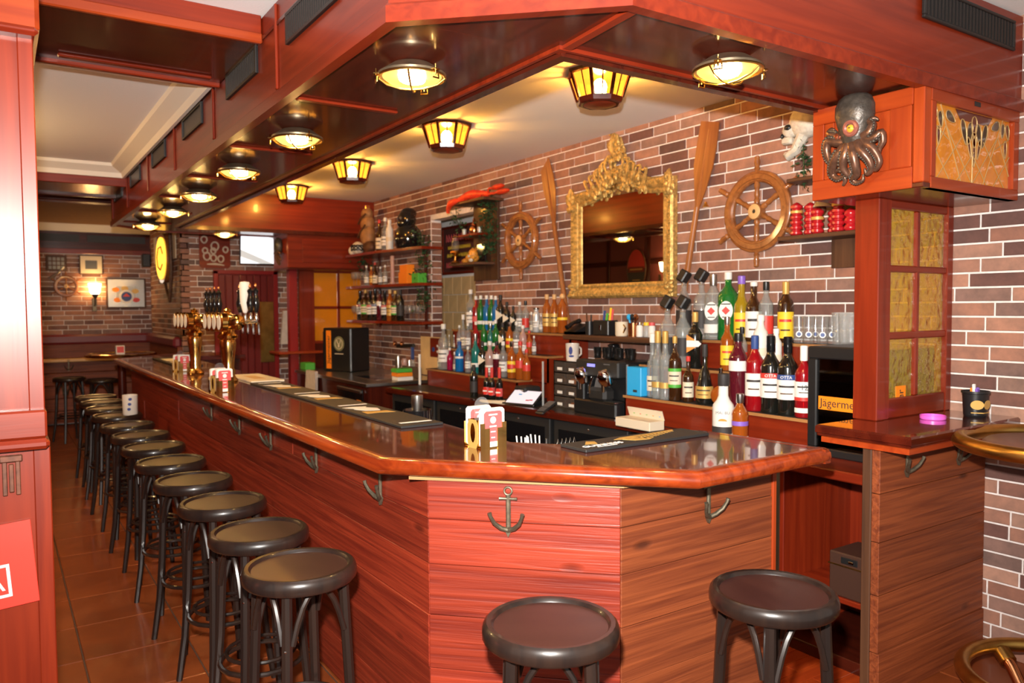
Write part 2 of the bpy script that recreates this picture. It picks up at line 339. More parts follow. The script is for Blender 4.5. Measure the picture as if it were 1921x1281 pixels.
K['knot']=mat('cream_rope',(.62,.52,.42),.8); K['reddoor']=mat('red_door_paint',(.16,.012,.010),.35,coat=.2); K['redtrim']=mat('red_door_trim_paint',(.26,.012,.012),.35); K['bench']=mat('oxblood_leather',(.16,.018,.028),.45)
K['tanedge']=wood('tan_shelf_edge',(.40,.19,.065),(.30,.13,.04),'Y',rough=.5,coat=.1,bump=.02); K['blackmat']=mat('black_bar_liner',(.02,.018,.016),.5,noise=.5,nscale=15)
K['stone']=mat('blue_figured_stoneware',(.66,.60,.54),.3,coat=.4); K['cobalt']=mat('cobalt_glaze',(.05,.07,.24),.25); K['copper']=mat('copper',(.75,.34,.16),.2,1); K['trimwood']=mat('beige_trim_wood',(.33,.165,.06),.5); K['bamboo']=mat('pale_wood',(.70,.42,.18),.5)
# ---------------------------------------------------------------- the room
WX, CEIL, YD, YF, XS, XL = 3.83, 2.91, 10.4, 12.7, 1.93, -1.7
AY0, AY1, AZ = 6.38, 7.29, 2.55                      # opening in the brick wall
BR = []                                               # every brick: (shared mesh size key, matrix, rank)
def brick_wall(M, width, height, skip=None, ch=.0685, bl=.252, seed=1, z0=0.0):
    rnd=random.Random(seed); out=[]; k=0; z=z0
    while z<height-.01:
        h=min(ch-.009, height-z); u=-rnd.uniform(.02,.98)*bl
        while u<width:
            a=max(u,0); b=min(u+bl-.009,width)
            parts=[(a,b)]
            if skip and z<skip[2]-.01: parts=[(a,min(b,skip[0])),(max(a,skip[1]),b)]
            for p_,q_ in parts:
                if q_-p_>.02: out.append((M @ Vector(((p_+q_)/2,z+h/2,0)), q_-p_, h, M))
            u+=bl
        z+=ch
    return out
def brick_mb(mb, cen, w_, h, M, t=.007):
    r=M.to_3x3(); a=[r@Vector(q) for q in ((1,0,0),(0,1,0),(0,0,1))]
    i=.003; vs=[]
    for z,s in ((-.004,0),(t-.003,0),(t,i)):
        for sx,sy in ((-1,-1),(1,-1),(1,1),(-1,1)): vs.append(cen+a[0]*(sx*(w_/2-s))+a[1]*(sy*(h/2-s))+a[2]*z)
    mb.add(vs,[(k*4+q,k*4+(q+1)%4,k*4+4+(q+1)%4,k*4+4+q) for k in (0,1) for q in range(4)]+[(8,9,10,11)])
def rnd_attr(o, per, seed):
    me=o.data; at_=me.attributes.new('rnd','FLOAT','FACE'); r=random.Random(seed); vals=[]
    for i in range(len(me.polygons)//per): q=r.random(); vals += [q]*per
    at_.data.foreach_set('value',vals)
def proj_area(c, w_, h, nrm):
    v=CM.transposed() @ (c-Vector((0,0,HCAM)))
    if v.z<.1: return -1
    px,py=CX+FPX*v.x/v.z, CY+FPX*v.y/v.z
    if not(-10<px<FW+10 and -10<py<FH+10): return -1
    return w_*h*abs((c-Vector((0,0,HCAM))).normalized().dot(nrm))/v.z**2
def finish_wall(wall, bricks, nsingle, vis, seed):
    sc=[]
    for q in bricks:
        nrm=(q[3].to_3x3() @ Vector((0,0,1)))
        sc.append((proj_area(q[0],q[1],q[2],nrm) if vis(q[0]) else -1, q))
    sc.sort(key=lambda t:-t[0]); cache={}
    single=[q for a,q in sc[:nsingle] if a>0]; rest=[q for a,q in sc if q not in single] if False else [q for i,(a,q) in enumerate(sc) if not (i<nsingle and a>0)]
    for c,w_,h,M in single:
        key=(round(w_,2),round(h,3))
        if key not in cache:
            mb=MB(); brick_mb(mb,Vector((0,0,0)),w_ if w_<.24 else .243,h,M); cache[key]=mb.mesh('brick'); cache[key].materials.append(K['brick'])
        o=obj('brick',cache[key],None,wall); o.location=c
    if rest:
        mb=MB()
        for c,w_,h,M in rest: brick_mb(mb,c,w_,h,M)
        o=obj('far_bricks' if nsingle else 'bricks',mb,K['brick'],wall); rnd_attr(o,9,seed); o['kind']='stuff'
# ---- brick wall behind the bar (faces -X), with the opening
mb=MB(); mb.box(WX,.3,0,WX+.12,AY0,CEIL); mb.box(WX,AY1,0,WX+.12,YD,CEIL); mb.box(WX,AY0,AZ,WX+.12,AY1,CEIL)
wr=struct('wall_right',mb,K['mortar'],'brick wall behind the bar with pale mortar joints')
Mw=frame((WX,YD,0),(-1,0,0))                          # local x runs towards the camera
skip=(YD-AY1-.004,YD-AY0+.004,AZ)
bs=brick_wall(Mw,YD-.3,CEIL,skip,seed=3)
finish_wall(wr,bs,300,lambda c: (c.z>1.40 and c.y>2.0) or c.y<1.95,11)
Mj=frame((WX,AY1,0),(0,-1,0)); bs=[]                  # brick return of the opening
for k in range(37): bs.append((Mj@Vector((.065,k*.0685+.03,0)),.115,.0595,Mj))
mb=MB()
for q in bs: brick_mb(mb,*q)
o=obj('jamb_bricks',mb,K['brick'],wr); rnd_attr(o,9,5); o['kind']='stuff'
# ---- room behind the opening
mb=MB(); mb.box(4.42,6.2,0,4.46,9.2,2.86); mb.box(WX+.12,9.2,0,4.46,9.24,2.86); mb.box(WX+.12,6.16,0,4.46,6.2,2.86)
ws=struct('wall_pantry',mb,K['white'],'white wall of the side room seen through the opening')
tm=MB(); tm.box(-.006,-.1,-.1,0,.1,.1,.004); tme=tm.mesh('wall_tile'); tme.materials.append(K['creamtile'])
for i in range(8):
    for j in range(7):
        o=obj('wall_tile',tme,None,ws); o.location=(4.418,6.95+i*.205+(j%2)*.1,.65+j*.205)
mb=MB(); mb.box(WX+.12,6.2,2.83,4.46,9.2,2.86); struct('ceiling_pantry',mb,K['white'],'white ceiling of the side room')
# ---- far walls
mb=MB(); mb.box(XS,YD,0,WX+.12,YD+.12,CEIL); wd=struct('wall_door',mb,K['mortar'],'brick wall with the red folding door')
dx0,dx1,dz=2.34,3.10,2.09
finish_wall(wd,brick_wall(frame((XS,YD,0),(0,-1,0)),WX-XS,CEIL,(dx0-XS-.03,dx1-XS+.03,dz+.03),seed=5),0,lambda c:1,21)
mb=MB(); mb.box(XS,YD,0,XS+.1,YF,CEIL); wsd=struct('wall_side',mb,K['mortar'],'brick side wall with the oval lamp sign')
finish_wall(wsd,brick_wall(frame((XS,YF,0),(-1,0,0)),YF-YD,CEIL,seed=6,z0=.0),0,lambda c:1,22)
mb=MB(); mb.box(XL,YF,0,XS+.1,YF+.12,CEIL); wf=struct('wall_far',mb,K['mortar'],'far brick wall with pictures')
finish_wall(wf,brick_wall(frame((XL,YF,0),(0,-1,0)),XS-XL,2.42,seed=8,z0=1.28),0,lambda c:1,23)
# wooden frieze with two dark grilles, cushion rail and wainscot on the far wall
fz=thing('wood_frieze','dark wooden frieze with two black grilles above the far brick wall','frieze',(.5,YF-.01,2.43))
obj('board',MB().box(XL,YF-.04,2.43,XS,YF-.008,2.74,.004),K['mahdX'],fz,True)
for x0,x1 in ((.18,1.0),(1.1,1.86)):
    g=obj('grille',MB().box(x0,YF-.055,2.60,x1,YF-.04,2.70),K['grille'],fz,True)
obj('lower_rail',MB().box(XL,YF-.06,2.43,XS,YF-.04,2.50,.005),K['mahX'],fz,True)
cr=[(0,2.74),(-.10,2.90),(-.16,2.90),(0,2.68)]
struct('trim_1',MB().sweep([(XL,YF-.045),(XS,YF-.045)],[(.0,2.74),(.14,CEIL),(0,CEIL)]),K['cream'],'cream crown moulding at the far wall')
wn=thing('wainscot_bench','dark red wainscot bench with an oxblood rail along the far walls','bench',(.8,YF-.1,0))
obj('cushion_rail',MB().box(XL,YF-.12,1.14,XS-.002,YF-.008,1.28,.03),K['bench'],wn,True)
obj('side_rail',MB().box(XS-.11,YD+.02,1.14,XS-.008,YF-.12,1.28,.03),K['bench'],wn,True)
obj('wall_shelf',MB().box(XL,YF-.30,.90,XS-.01,YF-.10,.945,.01),K['bamboo'],wn,True)
for k in range(5): obj('plank',MB().box(XL,YF-.11,.02+k*.18,XS-.01,YF-.05,.195+k*.18,.006),K['rustbX'],wn,True)
obj('backing_board',MB().box(XL,YF-.09,.945,XS-.01,YF-.02,1.14,.005),K['rustbX'],wn,True)
for k in range(6): obj('plank',MB().box(XS-.06,YD+.02,.02+k*.19,XS-.008,YF-.12,.205+k*.19,.006),K['rustbY'],wn,True)
# left wall of the aisle (seen in the mirror) with a wooden post behind the oval sign
mb=MB(); mb.box(XL-.1,2.2,0,XL,YF,CEIL); wl=struct('wall_left',mb,mat('plum_wall_panel',(.20,.05,.05),.5),'plum red panelled wall across the aisle')
for k in range(9):
    y=3.4+k*1.05; obj('panel_stile',MB().box(XL,y,0,XL+.02,y+.09,CEIL,.004),K['mahdZ'],wl)
for z in (.05,1.05,2.35): obj('panel_rail',MB().box(XL,2.3,z,XL+.018,YF,z+.09,.004),K['mahdY'],wl)
# ---- floor
mb=MB(); mb.box(XL-.1,-1.2,-.06,4.5,YF+.1,-.006); fo=struct('floor',mb,K['grout'],'terracotta tiled floor with dark joints')
tl=MB(); tl.box(-.2215,-.2215,-.02,.2215,.2215,0,.003); tme=tl.mesh('floor_tile'); tme.materials.append(K['tile']); rest=MB(); n=0
for j in range(-2,28):
    for i in range(-5,9):
        x,y=.285+.225+i*.45, 4.49+.225+(j-8)*.45
        if y>YF or x>WX or x<XL: continue
        if (i in (-1,0,1,2) and 2.6<y<12) or (x>2.7 and y<2.6):
            o=obj('floor_tile',tme,None,fo); o.location=(x,y,0); n+=1
        else: rest.box(x-.2215,y-.2215,-.02,x+.2215,y+.2215,0)
o=obj('hidden_floor_tiles',rest,K['tile'],fo); o['kind']='stuff'
pl=MB(); pl.box(-.24,-.034,0,.24,.034,.006,.001); pme=pl.mesh('floor_strip'); pme.materials.append(K['orangeX'])
for j in range(12):
    for i in range(3):
        o=obj('floor_strip',pme,None,fo); o.location=(1.98+i*.485+(j%2)*.2,1.92+j*.071,0)
# ---- ceilings
struct('ceiling',MB().box(XL-.1,-1.2,CEIL,WX+.12,YF+.1,CEIL+.05),K['white'],'white ceiling')
P1=[(.98,4.32),(.98,7.72),(XL,7.72),(XL,4.32)]
struct('trim_2',MB().sweep(P1,[(0,2.80),(-.02,2.80),(-.035,2.84),(-.11,2.885),(-.12,CEIL),(0,CEIL)],closed=True),K['cream'],'cream crown moulding around the aisle ceiling')
# ---- beams across the aisle
bm=thing('ceiling_beam','broad red ceiling beam above the near end of the aisle','beam',(0,3.85,2.79))
obj('face_board',MB().box(XL,3.46,2.79,.997,3.49,CEIL,.004),K['mahX'],bm,True)
obj('lower_edge',MB().box(XL,3.445,2.785,.997,3.47,2.83,.006),K['orangeX'],bm,True)
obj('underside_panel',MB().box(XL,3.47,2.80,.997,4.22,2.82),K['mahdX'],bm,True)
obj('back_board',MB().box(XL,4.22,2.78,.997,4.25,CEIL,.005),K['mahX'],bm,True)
obj('panel_moulding',MB().box(.26,4.10,2.785,.93,4.14,2.80,.006),K['mahX'],bm,True)
b2=thing('ceiling_beam','lower red ceiling beam at the far end of the aisle','beam',(0,7.9,2.72))
obj('face_board',MB().box(XL,7.74,2.73,.997,7.77,CEIL,.004),K['mahX'],b2,True)
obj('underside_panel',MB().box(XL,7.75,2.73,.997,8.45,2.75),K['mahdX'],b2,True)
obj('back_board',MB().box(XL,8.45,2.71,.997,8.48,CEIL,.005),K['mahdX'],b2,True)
b3=one('ceiling_beam',MB().box(XL,9.75,2.82,XS,9.95,CEIL,.01),K['mahdX'],'thin dark ceiling beam beyond the end of the bar','beam')
one('shaded_ceiling',MB().box(XL,10.0,2.84,XS-.01,YF-.2,2.90,.01),mat('shaded_ceiling_tan',(.30,.17,.09),.9,noise=.1),'ceiling in shadow before the far wall, shade coloured tan brown','ceiling panel')  # tan colour stands in for shade on the far stretch of ceiling

# ---------------------------------------------------------------- canopy over the bar
SZ=2.50; CO=[(1.0,8.93),(1.0,2.16),(1.525,1.67),(WX-.002,1.64)]; CI=[(WX-.002,2.15),(1.65,2.15),(1.65,8.75),(WX-.002,8.75)]
cn=thing('bar_canopy','red mahogany canopy with vent grilles hanging over the whole bar','canopy',(1.3,5.5,SZ))
s=.02
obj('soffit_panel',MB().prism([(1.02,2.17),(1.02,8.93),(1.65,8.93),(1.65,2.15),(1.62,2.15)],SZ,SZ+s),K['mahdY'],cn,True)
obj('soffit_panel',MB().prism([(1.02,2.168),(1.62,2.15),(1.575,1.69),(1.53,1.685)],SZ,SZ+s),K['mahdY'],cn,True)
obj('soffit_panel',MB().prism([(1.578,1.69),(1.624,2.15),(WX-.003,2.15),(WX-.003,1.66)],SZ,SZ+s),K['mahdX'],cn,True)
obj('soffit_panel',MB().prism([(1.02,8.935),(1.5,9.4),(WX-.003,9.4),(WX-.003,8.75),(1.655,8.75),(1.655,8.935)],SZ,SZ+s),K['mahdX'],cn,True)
fp=[(0,SZ-.012),(0,CEIL-.01),(-.02,CEIL-.01),(-.02,SZ-.012)]
obj('fascia',MB().sweep(CO[:2],fp),K['mahY'],cn,True); obj('fascia',MB().sweep(CO[1:3],fp),K['mahX'],cn,True); obj('fascia',MB().sweep(CO[2:],fp),K['mahX'],cn,True)
obj('fascia',MB().sweep([(WX-.01,9.4),(1.5,9.4),(1.0,8.93)],fp),K['mahX'],cn,True)
obj('bottom_moulding',MB().sweep(CO,[(-.03,SZ-.02),(.012,SZ-.02),(.012,SZ+.03),(.002,SZ+.04),(0,SZ+.04),(-.03,SZ)]),K['mahY'],cn,True)
fi=[(0,SZ-.01),(0,CEIL-.005),(-.02,CEIL-.005),(-.02,SZ-.01)]
obj('inner_fascia',MB().sweep(CI[0:2],fi),K['mahX'],cn,True); obj('inner_fascia',MB().sweep(CI[1:3],fi),K['mahY'],cn,True); obj('inner_fascia',MB().sweep(CI[2:],fi),K['mahX'],cn,True)
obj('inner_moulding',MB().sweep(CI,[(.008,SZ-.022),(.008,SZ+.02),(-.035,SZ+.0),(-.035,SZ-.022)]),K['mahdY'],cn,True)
obj('inner_bead',MB().sweep(offs(CI,-.06,False),[(.008,SZ-.014),(.008,SZ+.004),(-.008,SZ+.004),(-.008,SZ-.014)]),K['mahX'],cn,True)
for y in (3.25,4.38,5.48,6.56,7.70,8.75): obj('batten',MB().box(.988,y-.012,SZ+.04,1.0,y+.012,CEIL-.02,.004),K['mahZ'],cn,True)
for y in (3.17,4.28,5.38,6.45,7.5,8.5): obj('soffit_batten',MB().box(1.05,y-.02,SZ-.012,1.50,y+.02,SZ,.005),K['mahX'],cn,True)
a,b_=Vector((1.57,1.70)),Vector((1.615,2.13)); t=(b_-a).normalized(); n_=Vector((-t.y,t.x))*.016
obj('soffit_batten',MB().prism([tuple(a+n_),tuple(a-n_),tuple(b_-n_),tuple(b_+n_)],SZ-.012,SZ),K['mahY'],cn,True)
obj('top_rail',MB().sweep(CO[:2],[(.006,2.80),(.006,2.815),(-.01,2.815),(-.01,2.80)]),K['mahdY'],cn,True)
smb=MB(); smb.box(-.004,-.0045,-.05,.004,.0045,.05); sme=smb.mesh('slat'); sme.materials.append(K['grille'])
for y in (2.83,3.80,4.91,6.06,7.19,8.29):
    g=obj('vent_grille',MB().box(.993,y-.27,2.68,.999,y+.27,2.80),K['black'],cn,True)
    obj('frame',MB().box(.985,y-.27,2.68,.995,y+.27,2.692).box(.985,y-.27,2.788,.995,y+.27,2.80).box(.985,y-.27,2.692,.995,y-.256,2.788).box(.985,y+.256,2.692,.995,y+.27,2.788),K['grille'],g,True)
    for k in range(22 if y<4 else 0):
        o=obj('slat',sme,None,g); o.location=wmat(g).inverted() @ Vector((.990,y-.245+k*.0233,2.74))
M_=frame((3.37,1.645,2.80),(0,-1,0)); g=obj('vent_grille',MB(M_).box(-.36,-.055,.0,.36,.055,.006),K['black'],cn,True)
obj('frame',MB(M_).box(-.37,-.065,0,.37,-.052,.014,.003).box(-.37,.052,0,.37,.065,.014,.003).box(-.37,-.052,0,-.35,.052,.014,.003).box(.35,-.052,0,.37,.052,.014,.003),K['grille'],g,True)
sl=MB(); sl.box(-.006,-.004,-.05,.006,.004,.05); sme2=sl.mesh('slat'); sme2.materials.append(K['grille'])
for k in range(26):
    o=obj('slat',sme2,None,g); o.location=wmat(g).inverted() @ (M_ @ Vector((-.335+k*.0268,0,.006)))

# ---------------------------------------------------------------- foreground pillar on the left
pi_=thing('wooden_pillar','red stained wooden pillar with a moulded ledge close to the camera','pillar',(-.3,2.95,0))
PY=2.6
obj('cap',MB().box(-.75,PY-.03,2.41,.122,3.40,CEIL-.005,.012),K['orangeX'],pi_,True)
obj('cap_bead',MB().box(-.75,PY-.045,2.395,.118,3.41,2.42,.01),K['mahX'],pi_,True)
obj('shaft_panel',MB().box(-.75,PY+.004,1.33,.066,3.36,2.40),K['mahZ'],pi_,True)
obj('stile',MB().box(.066,PY,1.33,.105,3.36,2.40,.003),K['mahZ'],pi_,True)
obj('ledge',MB().box(-.75,PY-.03,1.265,.108,3.38,1.345,.006),K['mahX'],pi_,True)
obj('ledge_lip',MB().box(-.75,PY-.05,1.235,.113,3.39,1.265,.010),K['mahX'],pi_,True)
obj('lower_panel',MB().box(-.75,PY+.004,0,.072,3.36,1.236),K['mahZ'],pi_,True)
obj('lower_stile',MB().box(.072,PY,0,.115,3.36,1.236,.003),K['mahZ'],pi_,True)
K['rusty']=mat('rusty_iron',(.10,.032,.015),.55,.4,noise=.3,nscale=50)
lk=thing('iron_hinge','rusty iron hasp bracket on the foreground pillar below its ledge','bracket',M=frame((.018,PY,1.165),(0,-1,0)))
obj('strap',MB().box(-.022,-.06,0,-.010,.045,.008,.002),K['rusty'],lk); obj('strap',MB().box(.010,-.06,0,.022,.045,.008,.002),K['rusty'],lk)
obj('crossbar',MB().box(-.028,.035,0,.028,.055,.012,.003),K['rusty'],lk); obj('pin',MB().box(-.006,-.05,.006,.006,.03,.014,.002),K['rusty'],lk)
Ms=frame((-.07,PY-.004,.90),(0,-1,0)) @ Matrix.Rotation(radians(4),4,'Z')
sg=thing('red_sign','red enamel sign with a white framed letter on the foreground pillar','sign',M=Ms)
obj('plate',MB().box(-.20,-.12,0,.138,.12,.003,.001),K['signred'],sg)
obj('white_frame',MB().box(-.18,-.088,.003,.075,-.080,.0036).box(-.18,-.002,.003,.075,.006,.0036).box(.067,-.080,.003,.075,-.002,.0036),K['paper'],sg)
text('A',.075,K['paper'],sg,Matrix.Translation((.035,-.045,.0036)))
one('door_handle',MB().box(-.03,PY-.02,1.52,-.004,PY+.002,1.70,.008),K['black'],'slim black handle at the left edge on the pillar shaft','handle')
# ---------------------------------------------------------------- the bar
BO=[(2.30,9.50),(1.55,9.50),(.985,8.94),(1.046,2.40),(1.767,1.628),(2.443,1.64)]
BI=[(2.405,2.10),(2.385,2.20),(2.32,2.23),(1.76,2.23),(1.60,2.42),(1.625,3.1),(1.67,8.85),(2.30,8.88)]
BZ=1.12
bar=thing('bar_counter','long red wooden bar with a polished top and angled plank front','bar',(1.3,5,0))
tp=offs(BO,-.045,False)
obj('top_board',MB().prism(tp[2:4]+[(1.60,2.42),(1.625,3.1),(1.67,8.85)],BZ-.045,BZ),K['topY'],bar,True)
obj('top_board',MB().prism([tp[3],tp[4],(1.80,2.229),(1.76,2.229),(1.601,2.419)],BZ-.045,BZ),K['topX'],bar,True)
obj('top_board',MB().prism([tp[4],tp[5],(2.405,2.10),(2.385,2.20),(2.32,2.23),(1.80,2.23)],BZ-.045,BZ),K['topX'],bar,True)
obj('top_board',MB().prism([tp[0],tp[1],tp[2],(1.67,8.85),(2.30,8.88)],BZ-.045,BZ),K['topX'],bar,True)
npf=[(-.046,BZ-.052),(-.012,BZ-.052),(0,BZ-.045),(.006,BZ-.028),(.003,BZ-.012),(-.010,BZ-.001),(-.022,BZ+.002),(-.046,BZ+.001)]
obj('nosing',MB().sweep(BO,npf,sm=True),K['nose'],bar,True)
obj('end_nosing',MB().sweep([(2.443,1.64),(2.405,2.10)],[(-.03,BZ-.05),(.004,BZ-.05),(.006,BZ-.02),(-.008,BZ+.001),(-.03,BZ+.001)],sm=True),K['nose'],bar,True)
BB=[(2.26,9.36),(1.62,9.36),(1.14,8.88),(1.196,2.317),(1.653,1.86),(2.41,1.86)]
hs=[.015,.20,.40,.585,.76,.915,1.066]
for k in range(len(BB)-1):
    p,q=Vector(BB[k]),Vector(BB[k+1]); d=(q-p); L=d.length; d.normalize(); nr=Vector((d.y,-d.x))
    mt=K['rustX'] if k!=4 else K['rustbX']
    rr=random.Random(30+k)
    for i in range(len(hs)-1):
        cuts=[0,L] if L<1 else [0]+sorted(rr.uniform(.3,L-.3) for _ in range(3))+[L]
        for c0,c1 in zip(cuts,cuts[1:]):
            o_=rr.uniform(0,.004); a=p+d*(c0+.0008); e=p+d*(c1-.0008); z0,z1=hs[i]+.001,hs[i+1]-.001
            M=Matrix(((d.x,0,nr.x,a.x),(d.y,0,nr.y,a.y),(0,1,0,0),(0,0,0,1)))   # local x along the board, z out
            mb=MB(); mb.box(0,z0,-.02,(e-a).length,z1,o_,.0015); o=obj('plank',mb,mt,bar); o.matrix_basis=wmat(bar).inverted() @ M
cp=[(0,.0),(-.02,.0),(-.02,1.066),(0,1.066)]
obj('carcass',MB().prism(offs(BB,-.03,False)+[(2.38,2.15),(1.58,2.15),(1.58,8.95),(2.26,8.95)],.0,BZ-.046),K['mahdZ'],bar,True)
obj('end_strip',MB().box(2.405,1.85,.0,2.425,1.90,1.066,.002),K['orangeZ'],bar,True)
obj('trim_strip',MB().sweep([(1.15,2.36),(1.21,2.30),(1.653,1.85),(1.70,1.845)],[(0,1.050),(.014,1.050),(.014,1.068),(0,1.068)]),K['trimwood'],bar,True)
# ---- anchor coat hooks
def make_anchor(label, M):
    a=thing('anchor_hook',label,'coat hook',M=M,group='anchor coat hooks')
    mb=MB(); mb.tube(arc3((0,.066,.008),.013,12,0,2*pi,(1,0,0),(0,1,0))[:-1],.0035,6,True); obj('ring',mb,K['iron'],a)
    mb=MB(); mb.box(-.008,-.068,0,.008,.054,.012,.004); mb.prism([(-.013,-.062),(0,-.088),(.013,-.062),(0,-.05)],0,.012); obj('shank',mb,K['iron'],a)
    mb=MB(); mb.tube([(-.030,.040,.008),(-.018,.040,.008),(.018,.040,.008),(.030,.040,.008)],[.006,.0045,.0045,.006],8); obj('stock',mb,K['iron'],a)
    for s in (-1,1):
        mb=MB(); mb.tube([(s*.0,-.064,.012),(s*.022,-.056,.020),(s*.042,-.036,.034),(s*.052,-.012,.044),(s*.055,.0,.046)],[.0085,.008,.007,.006,.0075],8); obj('arm',mb,K['iron'],a)
    return a
cmid=Vector((1.196,2.317)).lerp(Vector((1.653,1.86)),.49)
A0=make_anchor('anchor coat hook in the middle of the angled plank front',frame((1.39-.001,2.115,.958),(-.7071,-.7071,0)))
dup(A0,frame((2.05,1.853,.958),(0,-1,0)),'anchor coat hook on the right plank face of the bar')
for i,(y,l) in enumerate(((2.68,'nearest the corner'),(3.37,'second from the corner'),(4.05,'third from the corner'),(4.66,'fourth from the corner'),(5.35,'fifth from the corner'))):
    dup(A0,frame((1.19-.0085*(y-2.317)/1.0,y,.975),(-1,-.0085,0)),'anchor coat hook on the long bar front, '+l)
# ---- bar stools
def make_stool(label, M):
    s=thing('bar_stool',label,'bar stool',M=M,group='bentwood bar stools')
    obj('seat',MB().lathe([(0,.772),(.155,.772),(.158,.780),(.155,.786),(0,.787)],32),K['seat'],s)
    obj('seat_rim',MB().lathe([(.150,.748),(.176,.748),(.183,.756),(.184,.776),(.180,.790),(.172,.797),(.160,.796),(.154,.789),(.150,.78),(.150,.748)],32),K['stool'],s)
    for k in range(4):
        q=pi/4+k*pi/2; c,s_=cos(q),sin(q)
        pth=[(c*r,s_*r,z) for r,z in ((.142,.752),(.148,.60),(.158,.40),(.176,.20),(.205,.0))]
        obj('leg',MB().tube(pth,[.0165,.0175,.017,.0155,.014],8),K['stool'],s)
        q2=q+pi/2; p0=Vector((cos(q)*.147,sin(q)*.147,0)); p1=Vector((cos(q2)*.147,sin(q2)*.147,0)); pts=[]
        for i in range(11):
            t=i/10; p=p0.lerp(p1,.06+.88*t); u=(p0+p1).normalized(); h=.742-.155*abs(2*t-1)**2.4; p=p+u*(.012); pts.append((p.x,p.y,h))
        obj('arched_brace',MB().tube(pts,.0095,7),K['stool'],s)
    obj('foot_ring',MB().tube([(.150*cos(2*pi*k/20),.150*sin(2*pi*k/20),.30) for k in range(20)],.0095,7,True),K['stool'],s)
    obj('upper_ring',MB().tube([(.128*cos(2*pi*k/20),.128*sin(2*pi*k/20),.335) for k in range(20)],.0075,6,True),K['stool'],s)
    obj('screw',MB().ell((.163*cos(pi*1.25),.163*sin(pi*1.25),.575),.005,n=6,m=4),K['chrome'],s)
    return s
S0=make_stool('bar stool standing alone before the angled front of the bar',place((*aZ(1033,1163,.797).xy,0),.93))
dup(S0,place((*aZ(1450,1104,.797).xy,0),-.18),'bar stool before the right end of the bar, nearest the opening')
YS=[2.46,2.94,3.48,4.02,4.59,5.15,5.68,6.23,6.86,7.40,7.93,8.42]
for i,y in enumerate(YS):
    dup(S0,place((.80-.004*i+random.uniform(-.01,.01),y,0),.25+random.uniform(-.12,.25)),'bar stool '+ORD[i]+' in the long row, counted from the camera')
for i,(px,py) in enumerate(((130,707),(190,710))):
    p=aZ(px,py,.8); dup(S0,place((p.x,min(p.y,11.2),0),.4+i),('left' if i==0 else 'right')+' one of two dark stools by the far wall')
# ---------------------------------------------------------------- partition at the right end
pt=thing('partition_unit','red wooden end partition with planked base, shelf and glazed upper frame','partition',(3.3,1.78,0))
for i in range(5):
    z0,z1=((0,.20),(.203,.44),(.443,.66),(.663,.86),(.863,1.07))[i]
    obj('plank',MB().box(2.95,1.755-(.006 if i==0 else 0),z0,WX-.012,1.79,z1,.002),K['rustbX'],pt,True)
obj('edge_post',MB().box(2.945,1.79,0,3.0,1.83,1.07,.004),K['walZ'],pt,True)
sh=[(2.90,1.60),(WX-.012,1.612),(WX-.012,2.0),(2.90,2.02)]
obj('shelf',MB().slab(sh,[(.012,1.072),(.006,1.076),(.006,1.084),(0,1.088),(0,1.112),(.006,1.12)]),K['topX'],pt,True)
obj('shelf_moulding',MB().slab(sh,[(.03,1.045),(.018,1.047),(.018,1.068),(.02,1.072)]),K['orangeX'],pt,True)
GX0,GX1,GY,GZ0,GZ1=3.19,WX-.01,1.92,1.12,2.092
obj('post',MB().box(3.185,GY-.005,GZ0,3.245,2.03,GZ1,.004),K['mahZ'],pt,True)
obj('stile',MB().box(3.247,GY,GZ0,3.29,GY+.05,GZ1,.003),K['mahZ'],pt,True)
obj('stile',MB().box(GX1-.05,GY,GZ0,GX1,GY+.05,GZ1,.003),K['mahZ'],pt,True)
gx=[(3.29,3.508),(3.54,GX1-.05)]; zz=[(1.21,1.475),(1.507,1.775),(1.805,2.055)]
obj('muntin',MB().box(3.508,GY+.006,GZ0+.09,3.54,GY+.046,2.055,.006),K['mahZ'],pt,True)
for z0,z1 in ((GZ0,1.21),(1.475,1.507),(1.775,1.805),(2.055,GZ1)): obj('rail',MB().box(3.29,GY+.004,z0,GX1-.05,GY+.048,z1,.005),K['mahX'],pt,True)
for a,b in gx:
    for z0,z1 in zz: obj('pane',MB().box(a,GY+.022,z0,b,GY+.027,z1),K['olivepane'],pt,True)
dup(A0,frame((3.13,1.749,1.00),(0,-1,0)),'anchor coat hook under the partition shelf, left of two')
dup(A0,frame((3.55,1.749,1.00),(0,-1,0)),'anchor coat hook under the partition shelf, nearest the brass rail')
# ---- corner cabinet with octopus and stained glass
CX0,CY0,CZ0,CZ1=3.035,1.645,2.092,2.49
cb=thing('corner_cabinet','orange red wall cabinet with a stained glass front under the canopy','cabinet',(3.3,1.8,CZ0))
obj('bottom_board',MB().box(CX0,CY0,CZ0,WX-.012,2.14,CZ0+.02,.003),K['mahdX'],cb,True)
obj('corner_post',MB().box(CX0,CY0,CZ0+.02,CX0+.05,CY0+.045,CZ1,.004),K['orangeZ'],cb,True)
Mf=frame((CX0,2.14,CZ0),(-1,0,0)); wd_=2.14-CY0; ht=CZ1-CZ0
obj('side_panel',MB(Mf).box(.0,.02,-.02,wd_-.05,ht,-.014),K['orangeZ'],cb,True)
obj('side_rail',MB(Mf).box(0,0,-.014,wd_-.045,.085,.004,.003),K['orangeY'],cb,True); obj('side_rail',MB(Mf).box(0,ht-.07,-.014,wd_-.045,ht,.004,.003),K['orangeY'],cb,True)
obj('side_stile',MB(Mf).box(0,.085,-.014,.055,ht-.07,.004,.003),K['orangeZ'],cb,True); obj('side_stile',MB(Mf).box(wd_-.14,.085,-.014,wd_-.05,ht-.07,.004,.003),K['orangeZ'],cb,True)
obj('side_stile',MB(Mf).box(.055,.085,-.014,.10,ht-.07,-.002,.003),K['orangeZ'],cb,True)
